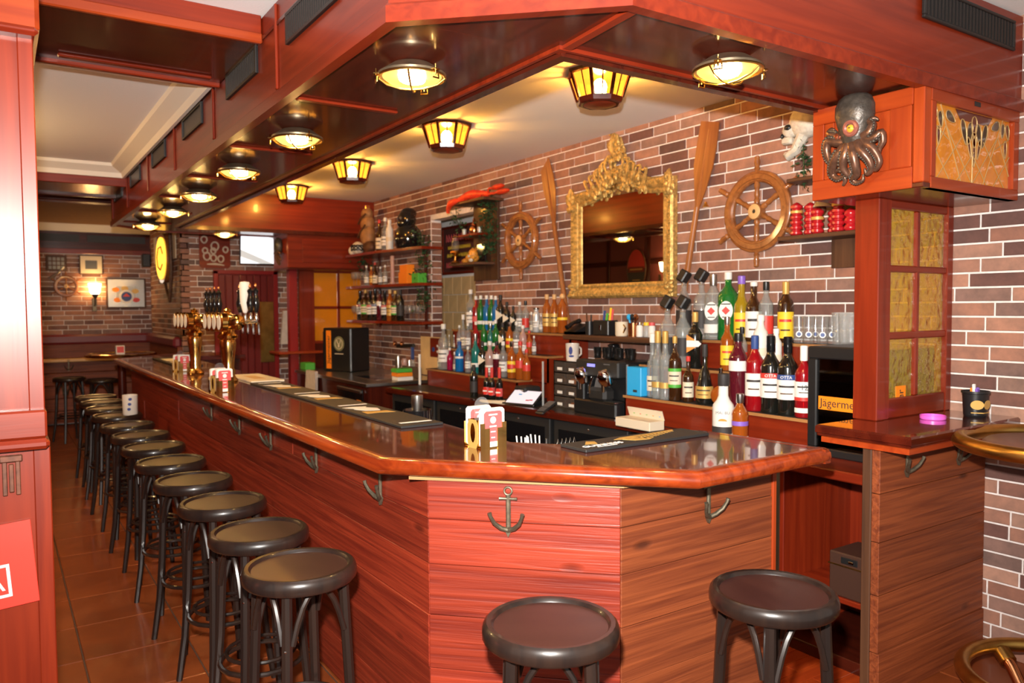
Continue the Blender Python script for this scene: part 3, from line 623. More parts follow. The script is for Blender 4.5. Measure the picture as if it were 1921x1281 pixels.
Mg=frame((CX0,CY0,CZ0),(0,-1,0)); W2=WX-.012-CX0
obj('front_rail',MB(Mg).box(.05,0,-.04,W2,.045,.003,.003),K['orangeX'],cb,True); obj('front_rail',MB(Mg).box(.05,ht-.055,-.04,W2,ht,.003,.003),K['orangeX'],cb,True)
obj('front_stile',MB(Mg).box(.05,.045,-.04,.085,ht-.055,.003,.003),K['orangeZ'],cb,True); obj('front_stile',MB(Mg).box(W2-.05,.045,-.04,W2,ht-.055,.003,.003),K['orangeZ'],cb,True)
gp=obj('stained_pane',MB(Mg).box(.085,.045,-.022,W2-.05,ht-.055,-.018),K['amberpane'],cb,True)
gx0,gx1,gz0,gz1=.085,W2-.05,.045,ht-.055; gw=gx1-gx0; gh=gz1-gz0; gc=(gx0+gx1)/2
def G(u,v): return (gx0+gw*u, gz0+gh*v, -.016)
ld=MB(Mg)
for u0,v0,u1,v1 in ((0,.48,.22,0),(0,.20,.16,.72),(.06,.0,.36,.62),(.10,1,.36,0),(.16,.75,.50,.0),(.30,0,.52,.45),(.5,0,.5,.42),(.48,.45,.70,0),(.5,0,.84,.75),(.64,.62,.94,0),(.64,0,.90,1),(.78,0,1,.48),(.84,.72,1,.20),(0,.75,.2,.55),(.8,.55,1,.75)):
    ld.tube([G(u0,v0),G(u1,v1)],.0022,5)
def petal(u,v,w_,h,rot=0,n=14):
    pts=[]
    for k in range(n):
        q=2*pi*k/n; x=sin(q)*w_*(1-.35*cos(q)); y=-cos(q)*h; c,s_=cos(rot),sin(rot)
        pts.append((gx0+gw*u+(x*c-y*s_)*gw, gz0+gh*v+(x*s_+y*c)*gw))
    return pts
pets=[(.52,.80,.032,.07,0,'redpane'),(.46,.70,.034,.075,-.25,'brownpane'),(.58,.70,.034,.075,.25,'brownpane'),(.39,.70,.030,.085,.35,'brownpane'),(.65,.70,.030,.085,-.35,'brownpane'),(.52,.62,.03,.05,0,'redpane'),
 (.10,.80,.028,.05,.2,'brownpane'),(.03,.86,.025,.04,-.2,'brownpane'),(.22,.86,.03,.06,1.2,'brownpane'),(.90,.84,.026,.05,-.2,'brownpane'),(.97,.84,.025,.05,.2,'brownpane'),(.80,.88,.03,.06,-1.2,'brownpane'),
 (.46,.50,.018,.07,.3,'redpane'),(.58,.50,.018,.07,-.3,'redpane'),(.52,.46,.02,.10,0,'redpane'),(.08,.58,.02,.06,0,'redpane'),(.94,.58,.02,.06,0,'redpane')]
for u,v,w_,h,r,mk in pets:
    pp=petal(u,v,w_,h,r); obj('glass_petal',MB(Mg).prism(pp,-.0178,-.0165),K[mk],gp,True)
    ld.tube([(x,y,-.0155) for x,y in pp],.0021,5,True)
obj('glass_band',MB(Mg).prism([(gx0+gw*.28,gz1-.002),(gx0+gw*.34,gz0+gh*.86),(gx0+gw*.70,gz0+gh*.86),(gx0+gw*.76,gz1-.002)],-.0178,-.0168),K['redpane'],gp,True)
obj('lead_came',ld,K['lead'],gp,True)
obj('keyhole',MB(Mg).box(gc-.03,ht-.035,.002,gc+.02,ht-.015,.006,.002),K['black'],cb,True)
# ---- octopus
Mo=frame((CX0-.006,1.915,2.338),(-1,0,0))
oc=thing('octopus_sculpture','bronze octopus wall sculpture with one open eye on the cabinet side','sculpture',M=Mo,scale=.90)
hd=MB(); n=20
prof=[(-.055,.045),(-.03,.060),(0,.068),(.04,.082),(.085,.095),(.13,.094),(.165,.078),(.19,.045),(.199,.003)]
vs=[];fs=[]
for y,r in prof:
    for k in range(n): q=2*pi*k/n; vs.append((r*cos(q),y,.030+r*.85*sin(q) if sin(q)>0 else .030+r*.3*sin(q)))
for i in range(len(prof)-1):
    for k in range(n): l=(k+1)%n; fs.append((i*n+k,(i+1)*n+k,(i+1)*n+l,i*n+l))
fs.append(tuple(range(n))); hd.add(vs,fs,True); obj('head',hd,K['octo'],oc)
ey=MB(); ey.tube(arc3((.012,.022,.088),.028,16,0,2*pi,(1,0,0),(0,1,.15))[:-1],.012,8,True); e_=obj('eyelid',ey,mat('pink_brown_lid',(.30,.10,.075),.35,.2),oc)
e=obj('eye',MB().ell((.012,.022,.085),.022,.022,.016,12,8),mat('amber_eye',(.75,.38,.04),.1,coat=1),oc); obj('pupil',MB().ell((.012,.022,.0975),.008,.0035,.005,8,6),K['black'],e)
e=obj('eye',MB().ell((-.075,.0,.05),.024,.024,.022,12,8),mat('copper_eye',(.30,.06,.025),.15,.5,coat=1),oc)
tents=[[(-.05,-.03,.04),(-.085,-.02,.05),(-.125,-.01,.05),(-.14,-.045,.045),(-.13,-.09,.04),(-.105,-.115,.04),(-.07,-.11,.045),(-.055,-.13,.05),(-.075,-.155,.045),(-.11,-.15,.04)],
 [(-.03,-.05,.06),(-.06,-.09,.075),(-.095,-.13,.06),(-.11,-.165,.04),(-.085,-.19,.035),(-.05,-.185,.04),(-.045,-.205,.035),(-.06,-.225,.03)],
 [(-.01,-.05,.07),(-.02,-.10,.085),(-.035,-.15,.07),(-.02,-.185,.05),(-.005,-.17,.055),(-.015,-.155,.06)],
 [(.01,-.05,.07),(.025,-.10,.085),(.03,-.15,.075),(.025,-.185,.055),(.0,-.205,.045),(.015,-.222,.04),(.045,-.215,.04),(.05,-.19,.045)],
 [(.03,-.045,.065),(.06,-.09,.075),(.085,-.13,.06),(.09,-.17,.045),(.065,-.19,.04),(.06,-.165,.05)],
 [(.05,-.04,.05),(.09,-.07,.055),(.115,-.11,.045),(.125,-.145,.04),(.105,-.175,.035),(.08,-.165,.04)],
 [(.055,-.02,.05),(.085,-.005,.055),(.095,.03,.05),(.08,.045,.05),(.10,.055,.045),(.118,.045,.04)],
 [(.065,-.035,.045),(.105,-.035,.05),(.135,-.015,.045),(.14,-.055,.04),(.125,-.085,.04),(.12,-.12,.035)],
 [(-.06,.0,.045),(-.10,.015,.045),(-.13,.03,.04),(-.118,.045,.04),(-.10,.04,.04)]]
def smooth(pts,m=4):
    P=[Vector(p) for p in pts]; out=[]
    for i in range(len(P)-1):
        a=P[max(0,i-1)]; b=P[i]; c=P[i+1]; d=P[min(len(P)-1,i+2)]
        for k in range(m):
            t=k/m; out.append(.5*((2*b)+(c-a)*t+(2*a-5*b+4*c-d)*t*t+(3*b-a-3*c+d)*t**3))
    out.append(P[-1]); return out
for tpts in tents:
    sp=smooth(tpts); m=len(sp); rs=[.021*(1-i/(m-1))**.8+.0045 for i in range(m)]
    te=obj('tentacle',MB().tube(sp,rs,9),K['octo2'],oc); sk=MB()
    for i in range(3,m,1):
        t=(sp[min(i+1,m-1)]-sp[i-1]).normalized(); sd=t.cross(Vector((0,0,1))).normalized()
        for s_ in (1,): sk.ell(tuple(sp[i]+sd*rs[i]*.75*s_+Vector((0,0,rs[i]*.55))),rs[i]*.36+.001,n=6,m=4)
    obj('suckers',sk,K['octo'],te)['kind']='stuff'
# ---------------------------------------------------------------- brass rail table, front right
tc=Vector((3.40,1.27)); 
tb=thing('brass_rail_table','round high table with thick brass rail at the right edge','table',(tc.x,tc.y,0))
obj('table_top',MB().lathe([(.0,1.05),(.265,1.05),(.28,1.06),(.28,1.085),(.27,1.092),(0,1.092)],40),mat('brown_table_top',(.16,.07,.05),.4,noise=.15,nscale=12),tb)
obj('arm_rail',MB().tube([(.36*cos(2*pi*k/40),.36*sin(2*pi*k/40),1.085) for k in range(40)],.030,12,True),K['oldbrass'],tb)
for k in range(4):
    q=pi/4*.6+k*pi/2; obj('rail_bracket',MB().tube([(.36*cos(q),.36*sin(q),1.075),(.27*cos(q),.27*sin(q),1.06)],.010,8),K['oldbrass'],tb)
obj('column',MB().lathe([(.20,0),(.20,.03),(.07,.06),(.06,.10),(.06,1.0),(.12,1.05)],20),K['mahdZ'],tb)
fr_=obj('foot_rail',MB().tube([(.335*cos(2*pi*k/40),.335*sin(2*pi*k/40),.16) for k in range(40)],.030,12,True),K['oldbrass'],tb)
for k in range(4):
    q=pi/4*3.4+k*pi/2; obj('foot_spoke',MB().tube([(.335*cos(q),.335*sin(q),.16),(.25*cos(q),.25*sin(q),.10),(.18*cos(q),.18*sin(q),.02)],.024,10),K['copper'],tb)
    obj('collar',MB().tube([(.315*cos(q),.315*sin(q),.145),(.27*cos(q),.27*sin(q),.115)],.034,12),K['oldbrass'],tb)
# ---- things on the partition shelf
p=Vector((3.68,1.74,1.12)); bk=thing('pen_bucket','black plastic bucket of pens with gold ovals on partition shelf','bucket',tuple(p))
obj('bucket',MB().lathe([(0,0),(.043,0),(.046,.004),(.053,.105),(.058,.108),(.058,.118),(.054,.118),(.048,.01),(0,.01)],24),K['black'],bk)
for q in (-2.55,-1.55):
    M=Matrix.Translation((.0505*cos(q),.0505*sin(q),.058)) @ frame((0,0,0),(cos(q),sin(q),-.08)); obj('gold_oval',MB(M).prism(circ(.027,20,ry=.021),-.001,.0012),K['goldpaint'],bk)
    M=Matrix.Translation((.0475*cos(q),.0475*sin(q),.022)) @ frame((0,0,0),(cos(q),sin(q),-.08)); obj('gold_line',MB(M).box(-.024,-.002,-.002,.024,.002,.0012),K['goldpaint'],bk)
for x,y,h,mk,r in ((-.02,-.01,.135,'purple',.2),(-.005,.0,.150,'paper',-.1),(.012,-.01,.132,'purple',-.25),(.025,.01,.13,'yellow',-.2),(.035,.0,.128,'redprint',-.35),(.0,.02,.13,'orangep',.1)):
    M=Matrix.Translation((x,y,.03)) @ Matrix.Rotation(r,4,'Y'); obj('pen',MB(M).box(-.008,-.006,0,.008,.006,h-.03,.003),K[mk],bk)
p=aZ(1750,786,1.12); one('ashtray',MB(Matrix.Translation(p)).lathe([(0,0),(.050,0),(.053,.003),(.053,.018),(.049,.018),(.049,.004),(0,.004)],32),K['pink'],'round pink plastic dish on the partition shelf','dish')
# ---- open cabinet behind the partition
oc_=thing('open_cabinet','low open red cabinet behind the end partition','cabinet',(3.3,2.1,0))
obj('top_board',MB().box(3.06,1.84,.855,WX-.012,2.34,.90,.006),K['mahY'],oc_,True); obj('back_panel',MB().box(3.62,1.85,.03,3.65,2.33,.855),K['mahZ'],oc_,True)
obj('side_panel',MB().box(3.08,2.31,.0,3.64,2.335,.855,.003),K['mahZ'],oc_,True); obj('shelf',MB().box(3.09,1.85,.30,3.62,2.31,.325,.004),K['mahY'],oc_,True); obj('base',MB().box(3.09,1.85,.0,3.62,2.31,.06,.004),K['mahdY'],oc_,True)
bx=thing('storage_box','dark brown storage box with a handle hole inside the open cabinet','box',(3.2,1.97,.325))
obj('body',MB().box(-.10,-.11,0,.12,.11,.20,.006),mat('brown_leatherette',(.05,.022,.015),.45),bx); obj('lid_line',MB().box(-.103,-.113,.14,.123,.113,.146),K['oldbrass'],bx); obj('handle_plate',MB().box(-.104,-.03,.155,-.099,.05,.185,.004),K['black'],bx); obj('grip',MB().box(-.106,-.012,.16,-.102,.014,.172,.003),K['chrome'],bx)
uf=thing('undercounter_fridge','dark grey undercounter fridge with white print seen past the bar end','fridge',(3.4,3.0,0))
obj('body',MB().box(3.33,2.40,.02,3.80,3.56,.85,.006),K['grey'],uf,True); obj('door',MB().box(3.305,2.41,.06,3.33,3.0,.84,.005),K['grey'],uf,True); obj('door',MB().box(3.305,3.01,.06,3.33,3.55,.84,.005),K['grey'],uf,True)
for k in range(5): obj('white_print',MB().box(3.302,2.42,.70-.02*k,3.305,2.48-.006*k,.708-.02*k),K['redprint'] if k==0 else K['paper'],uf,True)
# ---------------------------------------------------------------- lamps
def glow(name, ecol, est, tcol, fac):
    m,nt,b=_new(name); out=nt.nodes['Material Output']
    e=_n(nt,'ShaderNodeEmission'); e.inputs[0].default_value=(*ecol,1); e.inputs[1].default_value=est
    t=_n(nt,'ShaderNodeBsdfTransparent'); t.inputs[0].default_value=(*tcol,1); mx=_n(nt,'ShaderNodeMixShader'); mx.inputs[0].default_value=fac
    nt.links.new(t.outputs[0],mx.inputs[1]); nt.links.new(e.outputs[0],mx.inputs[2]); nt.links.new(mx.outputs[0],out.inputs[0]); return m
K['dome']=glow('lit_lamp_dome',(1,.66,.16),2.2,(1,.86,.55),.5); K['lampbulb']=emis('bulkhead_bulb',(1,.70,.34),460)
def make_bulkhead(label, M):
    l=thing('bulkhead_lamp',label,'lamp',M=M,group='round bulkhead lamps under the canopy')
    obj('cover',MB().lathe([(.122,-.044),(.122,-.036),(.108,-.028),(.085,-.012),(.07,-.002),(.06,0)],28),K['lamp_metal'],l)
    obj('glass_dome',MB().lathe([(.0,-.082),(.045,-.078),(.08,-.066),(.102,-.050),(.108,-.042)],24),K['dome'],l); obj('bulb',MB().ell((0,0,-.052),.055,.045,.018,12,6),K['lampbulb'],l)
    obj('cage_ring',MB().tube([(.119*cos(2*pi*k/28),.119*sin(2*pi*k/28),-.048) for k in range(28)],.005,6,True),K['oldbrass'],l)
    for q in (.6,2.17):
        c,s_=cos(q),sin(q); pts=[(c*r,s_*r,z) for r,z in ((-.118,-.05),(-.09,-.072),(-.04,-.087),(0,-.09),(.04,-.087),(.09,-.072),(.118,-.05))]
        obj('cage_bar',MB().tube(pts,.0038,6),K['oldbrass'],l)
    for k in range(3):
        q=.35+k*2*pi/3; M2=Matrix.Rotation(q,4,'Z')
        b=MB(M2); b.tube([(.128,0,-.025),(.128,0,-.062)],.0035,6); b.box(.12,-.012,-.046,.138,.012,-.042); b.tube([(.128,-.012,-.055),(.128,-.014,-.072),(.128,.014,-.072),(.128,.012,-.055)],.003,5); obj('clip',b,K['brass'],l)
    return l
LP=[((773,150),'nearest over the long bar'),((558,265),'second along the long bar'),((449,326),'third along the long bar'),((374,370),'fourth along the long bar'),((324,400),'fifth along the long bar'),((277,425),'sixth along the long bar'),((1365,138),'over the right end of the bar'),((422,440),'by the far end of canopy near the television')]
L0=None
for (px,py),l in LP:
    p=aZ(px,py,SZ-.055); lab='glowing caged bulkhead lamp '+l
    if L0 is None: L0=make_bulkhead(lab,place((p.x,p.y,SZ),.4))
    else: dup(L0,place((p.x,p.y,SZ),random.uniform(0,2)),lab)
K['glowpane']=glow('glowing_amber_pane',(1,.42,.03),2.8,(1,.62,.18),.5); K['hotbulb']=emis('hot_bulb',(1,.72,.38),640)
def make_lantern(label, M):
    l=thing('ceiling_lantern',label,'lantern',M=M,group='octagonal ceiling lanterns'); n=8; ph=pi/8
    obj('top_rim',MB().lathe([(.165,-.022),(.185,-.018),(.188,-.002),(.17,0)],n,ph=ph,sm=False),K['mahdX'],l)
    obj('base',MB().lathe([(0,-.178),(.11,-.178),(.122,-.172),(.128,-.145),(.12,-.142),(0,-.142)],n,ph=ph,sm=False),K['mahdX'],l)
    obj('base_rosette',MB().lathe([(.0,-.186),(.05,-.184),(.085,-.180),(.09,-.178)],16),K['mahX'],l)
    for k in range(n):
        q=ph+2*pi*k/n; q2=q+2*pi/n; t=lambda a,r,z:(cos(a)*r,sin(a)*r,z)
        obj('post',MB().tube([t(q,.170,-.02),t(q,.126,-.148)],.010,4),K['mahdZ'],l)
        a0,a1,b0,b1=[Vector(x) for x in (t(q,.166,-.022),t(q2,.166,-.022),t(q,.124,-.145),t(q2,.124,-.145))]
        obj('pane',MB().add([a0,a1,b1,b0],[(0,1,2,3)]),K['glowpane'],l)
        m0=a0.lerp(a1,.5); m1=b0.lerp(b1,.5); obj('mullion',MB().tube([m0*1.005,m1*1.005],.004,4),K['mahdZ'],l)
    obj('bulb',MB().ell((0,0,-.085),.04,.04,.05,12,8),K['hotbulb'],l)
    return l
N0=None
for i,(px,py) in enumerate(((1125,165),(838,258),(661,323),(547,365))):
    p=aZ(px,py,CEIL-.085); lab='amber octagonal lantern on the white ceiling, '+ORD[i]+' from the camera'
    if N0 is None: N0=make_lantern(lab,place((p.x,p.y,CEIL),.2))
    else: dup(N0,place((p.x,p.y,CEIL),.2+i*.1),lab)
# ceiling fan with wire guard, and a second one far along
def make_fan(label, M):
    f=thing('vent_fan',label,'fan',M=M,group='round ceiling fans')
    obj('housing',MB().lathe([(.17,-.035),(.185,-.03),(.20,-.01),(.205,0)],32),K['steel'],f); obj('dark_well',MB().lathe([(0,-.012),(.168,-.012),(.17,-.03)],24),K['black'],f)
    for r in [.03+.0115*k for k in range(13)]: obj('guard_wire',MB().tube([(r*cos(2*pi*k/28),r*sin(2*pi*k/28),-.06+.25*r*r*4) for k in range(28)],.0018,4,True),K['chrome'],f)
    for k in range(4): q=k*pi/4+.3; obj('guard_spoke',MB().tube([(cos(q)*r,sin(q)*r,-.062+r*r) for r in (-.17,-.09,0,.09,.17)],.0022,4),K['chrome'],f)
    for k in range(4):
        M2=Matrix.Rotation(k*pi/2,4,'Z') @ Matrix.Rotation(.4,4,'X'); obj('blade',MB(Matrix.Translation((0,0,-.028)) @ M2).prism([(.03,-.03),(.13,-.05),(.15,.0),(.13,.04),(.03,.02)],-.001,.001),K['grey'],f)
    return f
F0=make_fan('round fan with wire guard in the ceiling beside the nearest lantern',place((2.27,3.10,CEIL)))
dup(F0,place((1.95,7.6,CEIL),.5),'round ceiling fan half hidden by the canopy far along')

# ---------------------------------------------------------------- framed mirror
MZ=1.70; Mm=frame((WX-.012,4.285,MZ),(-1,0,0))
mi=thing('gilded_mirror','arched mirror in a carved gilded frame on the brick wall','mirror',M=Mm)
half=[(.46,.09),(.46,.715),(.40,.722),(.33,.725),(.26,.738),(.20,.765),(.14,.805),(.08,.84),(0,.855)]
loop=[(-.46,.09)]+half[:-1]+[(0,.855)]+[(-x,y) for x,y in half[::-1][1:-1]]
obj('glass',MB().prism(loop,.006,.012),K['mirror'],mi)
obj('frame',MB().sweep(loop,[(-.012,.0),(-.012,.022),(.004,.03),(.02,.022),(.034,.036),(.055,.045),(.08,.048),(.096,.036),(.10,.0)],closed=True,sm=True),K['gold'],mi)
rr=random.Random(4)
bd=MB(); 
for i in range(len(loop)):
    a=Vector(loop[i]); b=Vector(loop[(i+1)%len(loop)]); L=(b-a).length; nn=max(1,int(L/.024)); nrm=Vector(((b-a).y,-(b-a).x)).normalized()
    for k in range(nn): p=a.lerp(b,(k+.5)/nn)+nrm*.066; bd.ell((p.x,p.y,.046),.010,.010,.010,6,4)
obj('beading',bd,K['gold'],mi)['kind']='stuff'
for sx in (-1,1):
    h=MB(); 
    for k in range(16): h.ell((sx*(.535+rr.uniform(-.03,.025)),.74+rr.uniform(-.06,.07),.045+rr.uniform(0,.02)),.022,.03,.016,7,5)
    h.tube(smooth([(sx*.50,.68,.05),(sx*.55,.75,.06),(sx*.53,.84,.05),(sx*.50,.80,.05)]),[.018]*5+[.015]*4+[.010]*4,7); obj('corner_scroll',h,K['gold'],mi)
    h=MB()
    for k in range(14): h.ell((sx*(.53+rr.uniform(-.03,.025)),.035+rr.uniform(-.04,.06),.045+rr.uniform(0,.015)),.024,.02,.015,7,5)
    obj('foot_scroll',h,K['gold'],mi)
cv=MB()
for k in range(150):
    t=rr.random(); y=.80+.36*t; wdt=.34*(1-t)**1.25+.03; x=rr.uniform(-wdt,wdt)*1.0; 
    if y<.86 and abs(x)<.06: continue
    cv.ell((x,y-abs(x)*.18+(.0 if t>.2 else -.02),.05+rr.uniform(-.02,.03)),rr.uniform(.012,.024),rr.uniform(.014,.032),.014,6,4)
for sx in (-1,1):
    for k in range(5):
        x0,y0=sx*(.05+.06*k),.86-.02*k; cv.tube(smooth([(x0,y0,.06),(x0+sx*.05,y0+.10,.075),(x0+sx*.01,y0+.17-.02*k,.07),(x0-sx*.03,y0+.13,.07)],3),[.014-.001*i for i in range(10)],6)
cv.tube(smooth([(.02,1.0,.06),(-.03,1.08,.075),(-.01,1.16,.07),(-.06,1.18,.06)],3),[.022,.022,.02,.02,.018,.016,.014,.012,.010,.008],7)
obj('crest_carving',cv,K['gold'],mi)

# ---------------------------------------------------------------- ship's wheels and oars
def make_wheel(label, M, scale=1, mt='oakZ'):
    w_=thing('ship_wheel',label,'wheel',M=M,group="ship's wheels",scale=scale)
    obj('rim',MB().lathe([(.180,-.008),(.186,-.018),(.242,-.018),(.25,-.008),(.25,.014),(.240,.022),(.190,.022),(.180,.012),(.180,-.008)],36),K[mt],w_)
    obj('inner_rim',MB().lathe([(.196,.022),(.234,.022),(.229,.029),(.201,.029),(.196,.022)],36),K[mt],w_)
    obj('hub',MB().lathe([(0,-.016),(.05,-.016),(.054,.0),(.05,.026),(0,.028)],20),K[mt],w_); obj('hub_plate',MB().lathe([(.012,.028),(.044,.028),(.046,.032),(.040,.036),(.014,.036),(.012,.028)],20),K['brass'] if False else K['bamboo'],w_)
    obj('axle',MB().lathe([(0,.030),(.011,.030),(.011,.034),(0,.034)],10),K['black'],w_)
    for k in range(6):
        q=pi/2+k*pi/3; c,s_=cos(q),sin(q)
        prof=[(.045,.011),(.07,.014),(.085,.009),(.10,.013),(.13,.010),(.165,.014),(.18,.009),(.20,.013),(.245,.013),(.255,.009),(.265,.014),(.275,.010),(.30,.014),(.325,.011),(.335,.012),(.342,.006)]
        obj('spoke',MB().tube([(c*r,s_*r,.004) for r,_ in prof],[a*1.4 for _,a in prof],9),K[mt],w_)
    return w_
W0=make_wheel("varnished ship's wheel on the brick wall right of the mirror",frame((WX-.03,3.055,2.19),(-1,0,0)),.97)
dup(W0,frame((WX-.03,5.56,2.205),(-1,0,0)),"varnished ship's wheel on the brick wall left of the mirror",scale=1.0)
def make_oar(label, top, bot, flip, w_=.165):
    top,bot=Vector(top),Vector(bot); up=(top-bot); L=up.length; up.normalize()
    M=frame(bot,(-1,0,0)); n=Vector((-1,0,0)); r=up.cross(n).normalized(); n=r.cross(up); M=Matrix((r,up,n)).transposed().to_4x4(); M.translation=bot
    o=thing('oar',label,'oar',M=M,group='wooden oars'); h=w_/2; B=.54
    if flip: pts=[(-h*.95,L-.07),(h*.55,L),(h*.9,L-.14),(h*.95,L-.28),(h*.6,L-.42),(.018,L-B),(-.018,L-B),(-h*.55,L-.40),(-h*.95,L-.25)]
    else: pts=[(-h*.92,L),(h*.92,L-.005),(h,L-.16),(h*.95,L-.28),(h*.62,L-.42),(.018,L-B),(-.018,L-B),(-h*.62,L-.42),(-h,L-.28),(-h,L-.14)]
    vs=[(x,y,.004) for x,y in pts]+[(x,y,.012) for x,y in pts]+[(0,L-.02,.022),(0,L-B,.03)]; m=len(pts)
    b=MB(); b.prism(pts[::-1],.004,.014); obj('blade',b,K['oakY'],o)
    obj('blade_spine',MB().tube([(0,L-.05,.012),(0,L-.3,.013),(0,L-B-.02,.014)],[.004,.009,.0165],8),K['oakY'],o)
    obj('shaft',MB().tube([(0,L-B,.014),(0,L*.3,.014),(0,0,.014)],[.019,.021,.023],10),K['oakY'],o)
    return o
make_oar('wooden oar standing against bricks right of the mirror',(WX-.02,3.425,2.80),(WX-.02,3.70,1.42),False)
make_oar('wooden oar leaning against bricks left of the mirror',(WX-.02,5.20,2.84),(WX-.02,4.88,1.42),True)
one('oar_bell',MB(Matrix.Translation((WX-.035,3.455,2.26))).lathe([(0,.035),(.008,.034),(.012,.02),(.02,.006),(.022,0),(0,0)],12),K['brass'],'tiny brass bell hanging at the neck of the right oar','bell')

# ---------------------------------------------------------------- ivy helper
def leaves(mb, pts, n, spread, size, rnd):
    for k in range(n):
        i=rnd.random()*(len(pts)-1); a=Vector(pts[int(i)]).lerp(Vector(pts[min(int(i)+1,len(pts)-1)]),i%1)
        c=a+Vector([rnd.gauss(0,spread) for _ in range(3)]); u=Vector([rnd.gauss(0,1) for _ in range(3)]).normalized(); v=u.orthogonal().normalized(); s_=size*rnd.uniform(.6,1.2)
        mb.add([c-u*s_,c+v*s_*.55,c+u*s_,c-v*s_*.55],[(0,1,2,3)])
def ivy(label, pts, n, spread, size=.022, seed=1):
    rnd=random.Random(seed); p0=Vector(pts[0]); o=thing('plastic_ivy',label,'ivy',tuple(p0))
    obj('stem',MB().tube(pts,.003,5),K['leaf'],o,True); mb=MB(); leaves(mb,pts,n,spread,size,rnd); obj('leaves',mb,K['leaf'],o,True)['kind']='stuff'
# ---------------------------------------------------------------- lobster shelf
ls=thing('plank_shelf','narrow dark plank shelf with small ledges left of the ship wheel','shelf',(WX-.01,6.1,1.88))
obj('back_plank',MB().box(WX-.035,5.93,1.88,WX-.008,6.36,2.60,.004),K['walZ'],ls,True)
obj('top_board',MB().box(3.60,5.86,2.585,WX-.008,6.42,2.61,.004),K['walY'],ls,True)
obj('ledge',MB().box(3.62,6.0,2.285,WX-.03,6.36,2.305,.004),K['mahY'],ls,True)
obj('ledge',MB().prism([(3.56,6.42),(3.60,6.02),(WX-.03,5.98),(WX-.03,6.36)],2.02,2.04),K['walY'],ls,True)
lb=thing('lobster','red plastic lobster lying on top of the plank shelf','lobster',(3.68,6.1,2.61))
def ltube(pts,r): 
    sp=smooth(pts,3); m=len(sp); return MB().tube(sp,[r*(1-.45*abs(2*i/(m-1)-.8)) for i in range(m)],9)
obj('body',ltube([(3.62,6.30,2.63),(3.66,6.18,2.665),(3.70,6.05,2.66),(3.72,5.95,2.65)],.045),K['lobster'],lb,True)
obj('tail',ltube([(3.62,6.31,2.63),(3.58,6.38,2.61),(3.57,6.43,2.575),(3.57,6.45,2.52)],.034),K['lobster'],lb,True)
for s_,y in ((0,5.78),(1,5.70)):
    z=2.69-.05*s_; obj('claw',MB().ell((3.70,y,z),.03,.11,.024,10,8),K['lobster'],lb,True); obj('arm',MB().tube([(3.71,5.96,2.66),(3.69,5.90,z),(3.70,y+.07,z)],.012,6),K['lobster'],lb,True)
for k in range(4): obj('feeler',MB().tube([(3.71,5.96,2.67),(3.66-.02*k,6.05+.05*k,2.63),(3.63,6.1+.05*k,2.61)],.005,5),K['lobster'],lb,True)
ivy('dense plastic ivy hanging over the right side of the plank shelf',[(3.72,5.98,2.60),(3.70,5.92,2.50),(3.72,5.95,2.38),(3.73,5.98,2.25),(3.74,6.02,2.12)],420,.05,.022,2)
ivy('small plastic ivy sprig at the left of the plank shelf',[(3.62,6.38,2.55),(3.61,6.36,2.45),(3.64,6.30,2.36)],70,.035,.02,3)
tg=thing('tiger_figure','small orange tiger figure lying on the lowest ledge of plank shelf','figure',(3.66,6.15,2.04))
tgm=mat('tiger_orange',(.70,.30,.04),.5,noise=.5,nscale=60)
obj('body',MB().ell((3.66,6.16,2.085),.05,.10,.045,12,8).ell((3.64,6.25,2.062),.03,.05,.022,8,6),tgm,tg,True); obj('head',MB().ell((3.63,6.09,2.115),.045,.045,.05,12,8).ell((3.60,6.09,2.10),.022,.028,.02,8,6),tgm,tg,True)
for s_ in (-1,1): obj('ear',MB().ell((3.645,6.09+s_*.03,2.16),.01,.014,.016,8,6),tgm,tg,True)
obj('muzzle',MB().ell((3.583,6.09,2.096),.010,.018,.013,8,6),K['bone'],tg,True); obj('chest',MB().ell((3.605,6.09,2.06),.02,.03,.018,8,6),K['bone'],tg,True)
cp=thing('copper_still','little copper pot with lid on the upper ledge of plank shelf','pot',(3.69,6.17,2.305))
obj('pot',MB().lathe([(0,0),(.035,0),(.045,.03),(.042,.06),(.02,.08)],14),K['copper'],cp); obj('lid',MB().lathe([(.022,.08),(.028,.085),(.012,.115),(.016,.125),(.005,.15),(0,.152)],12),K['copper'],cp)
one('shot_glass',MB(Matrix.Translation((3.66,6.30,2.305))).lathe([(0,0),(.018,0),(.022,.055),(.020,.055),(.016,.006),(0,.006)],12),K['frost'],'white shot glass left on the upper ledge of plank shelf','glass')
one('shot_glass',MB(Matrix.Translation((3.67,6.04,2.305))).lathe([(0,0),(.018,0),(.022,.055),(.020,.055),(.016,.006),(0,.006)],12),K['frost'],'white shot glass right on the upper ledge of plank shelf','glass')
bl=thing('brass_oil_lamp','brass oil lamp standing on lower ledge of plank shelf','lamp',(3.585,6.34,2.04))
obj('foot',MB().lathe([(0,0),(.04,0),(.045,.01),(.012,.03),(.010,.07),(.05,.10),(.045,.115),(0,.12)],14),K['oldbrass'],bl); obj('chimney',MB().lathe([(.028,.12),(.038,.15),(.034,.20),(.022,.23),(.022,.245)],14),K['clear'],bl); obj('cap',MB().lathe([(.03,.242),(.034,.248),(.01,.26),(0,.262)],12),K['brass'],bl)
one('photo_frame',MB().box(3.76,6.10,2.06,3.78,6.24,2.22,.004),K['gloss'],'dark glossy picture behind the tiger on plank shelf','picture')
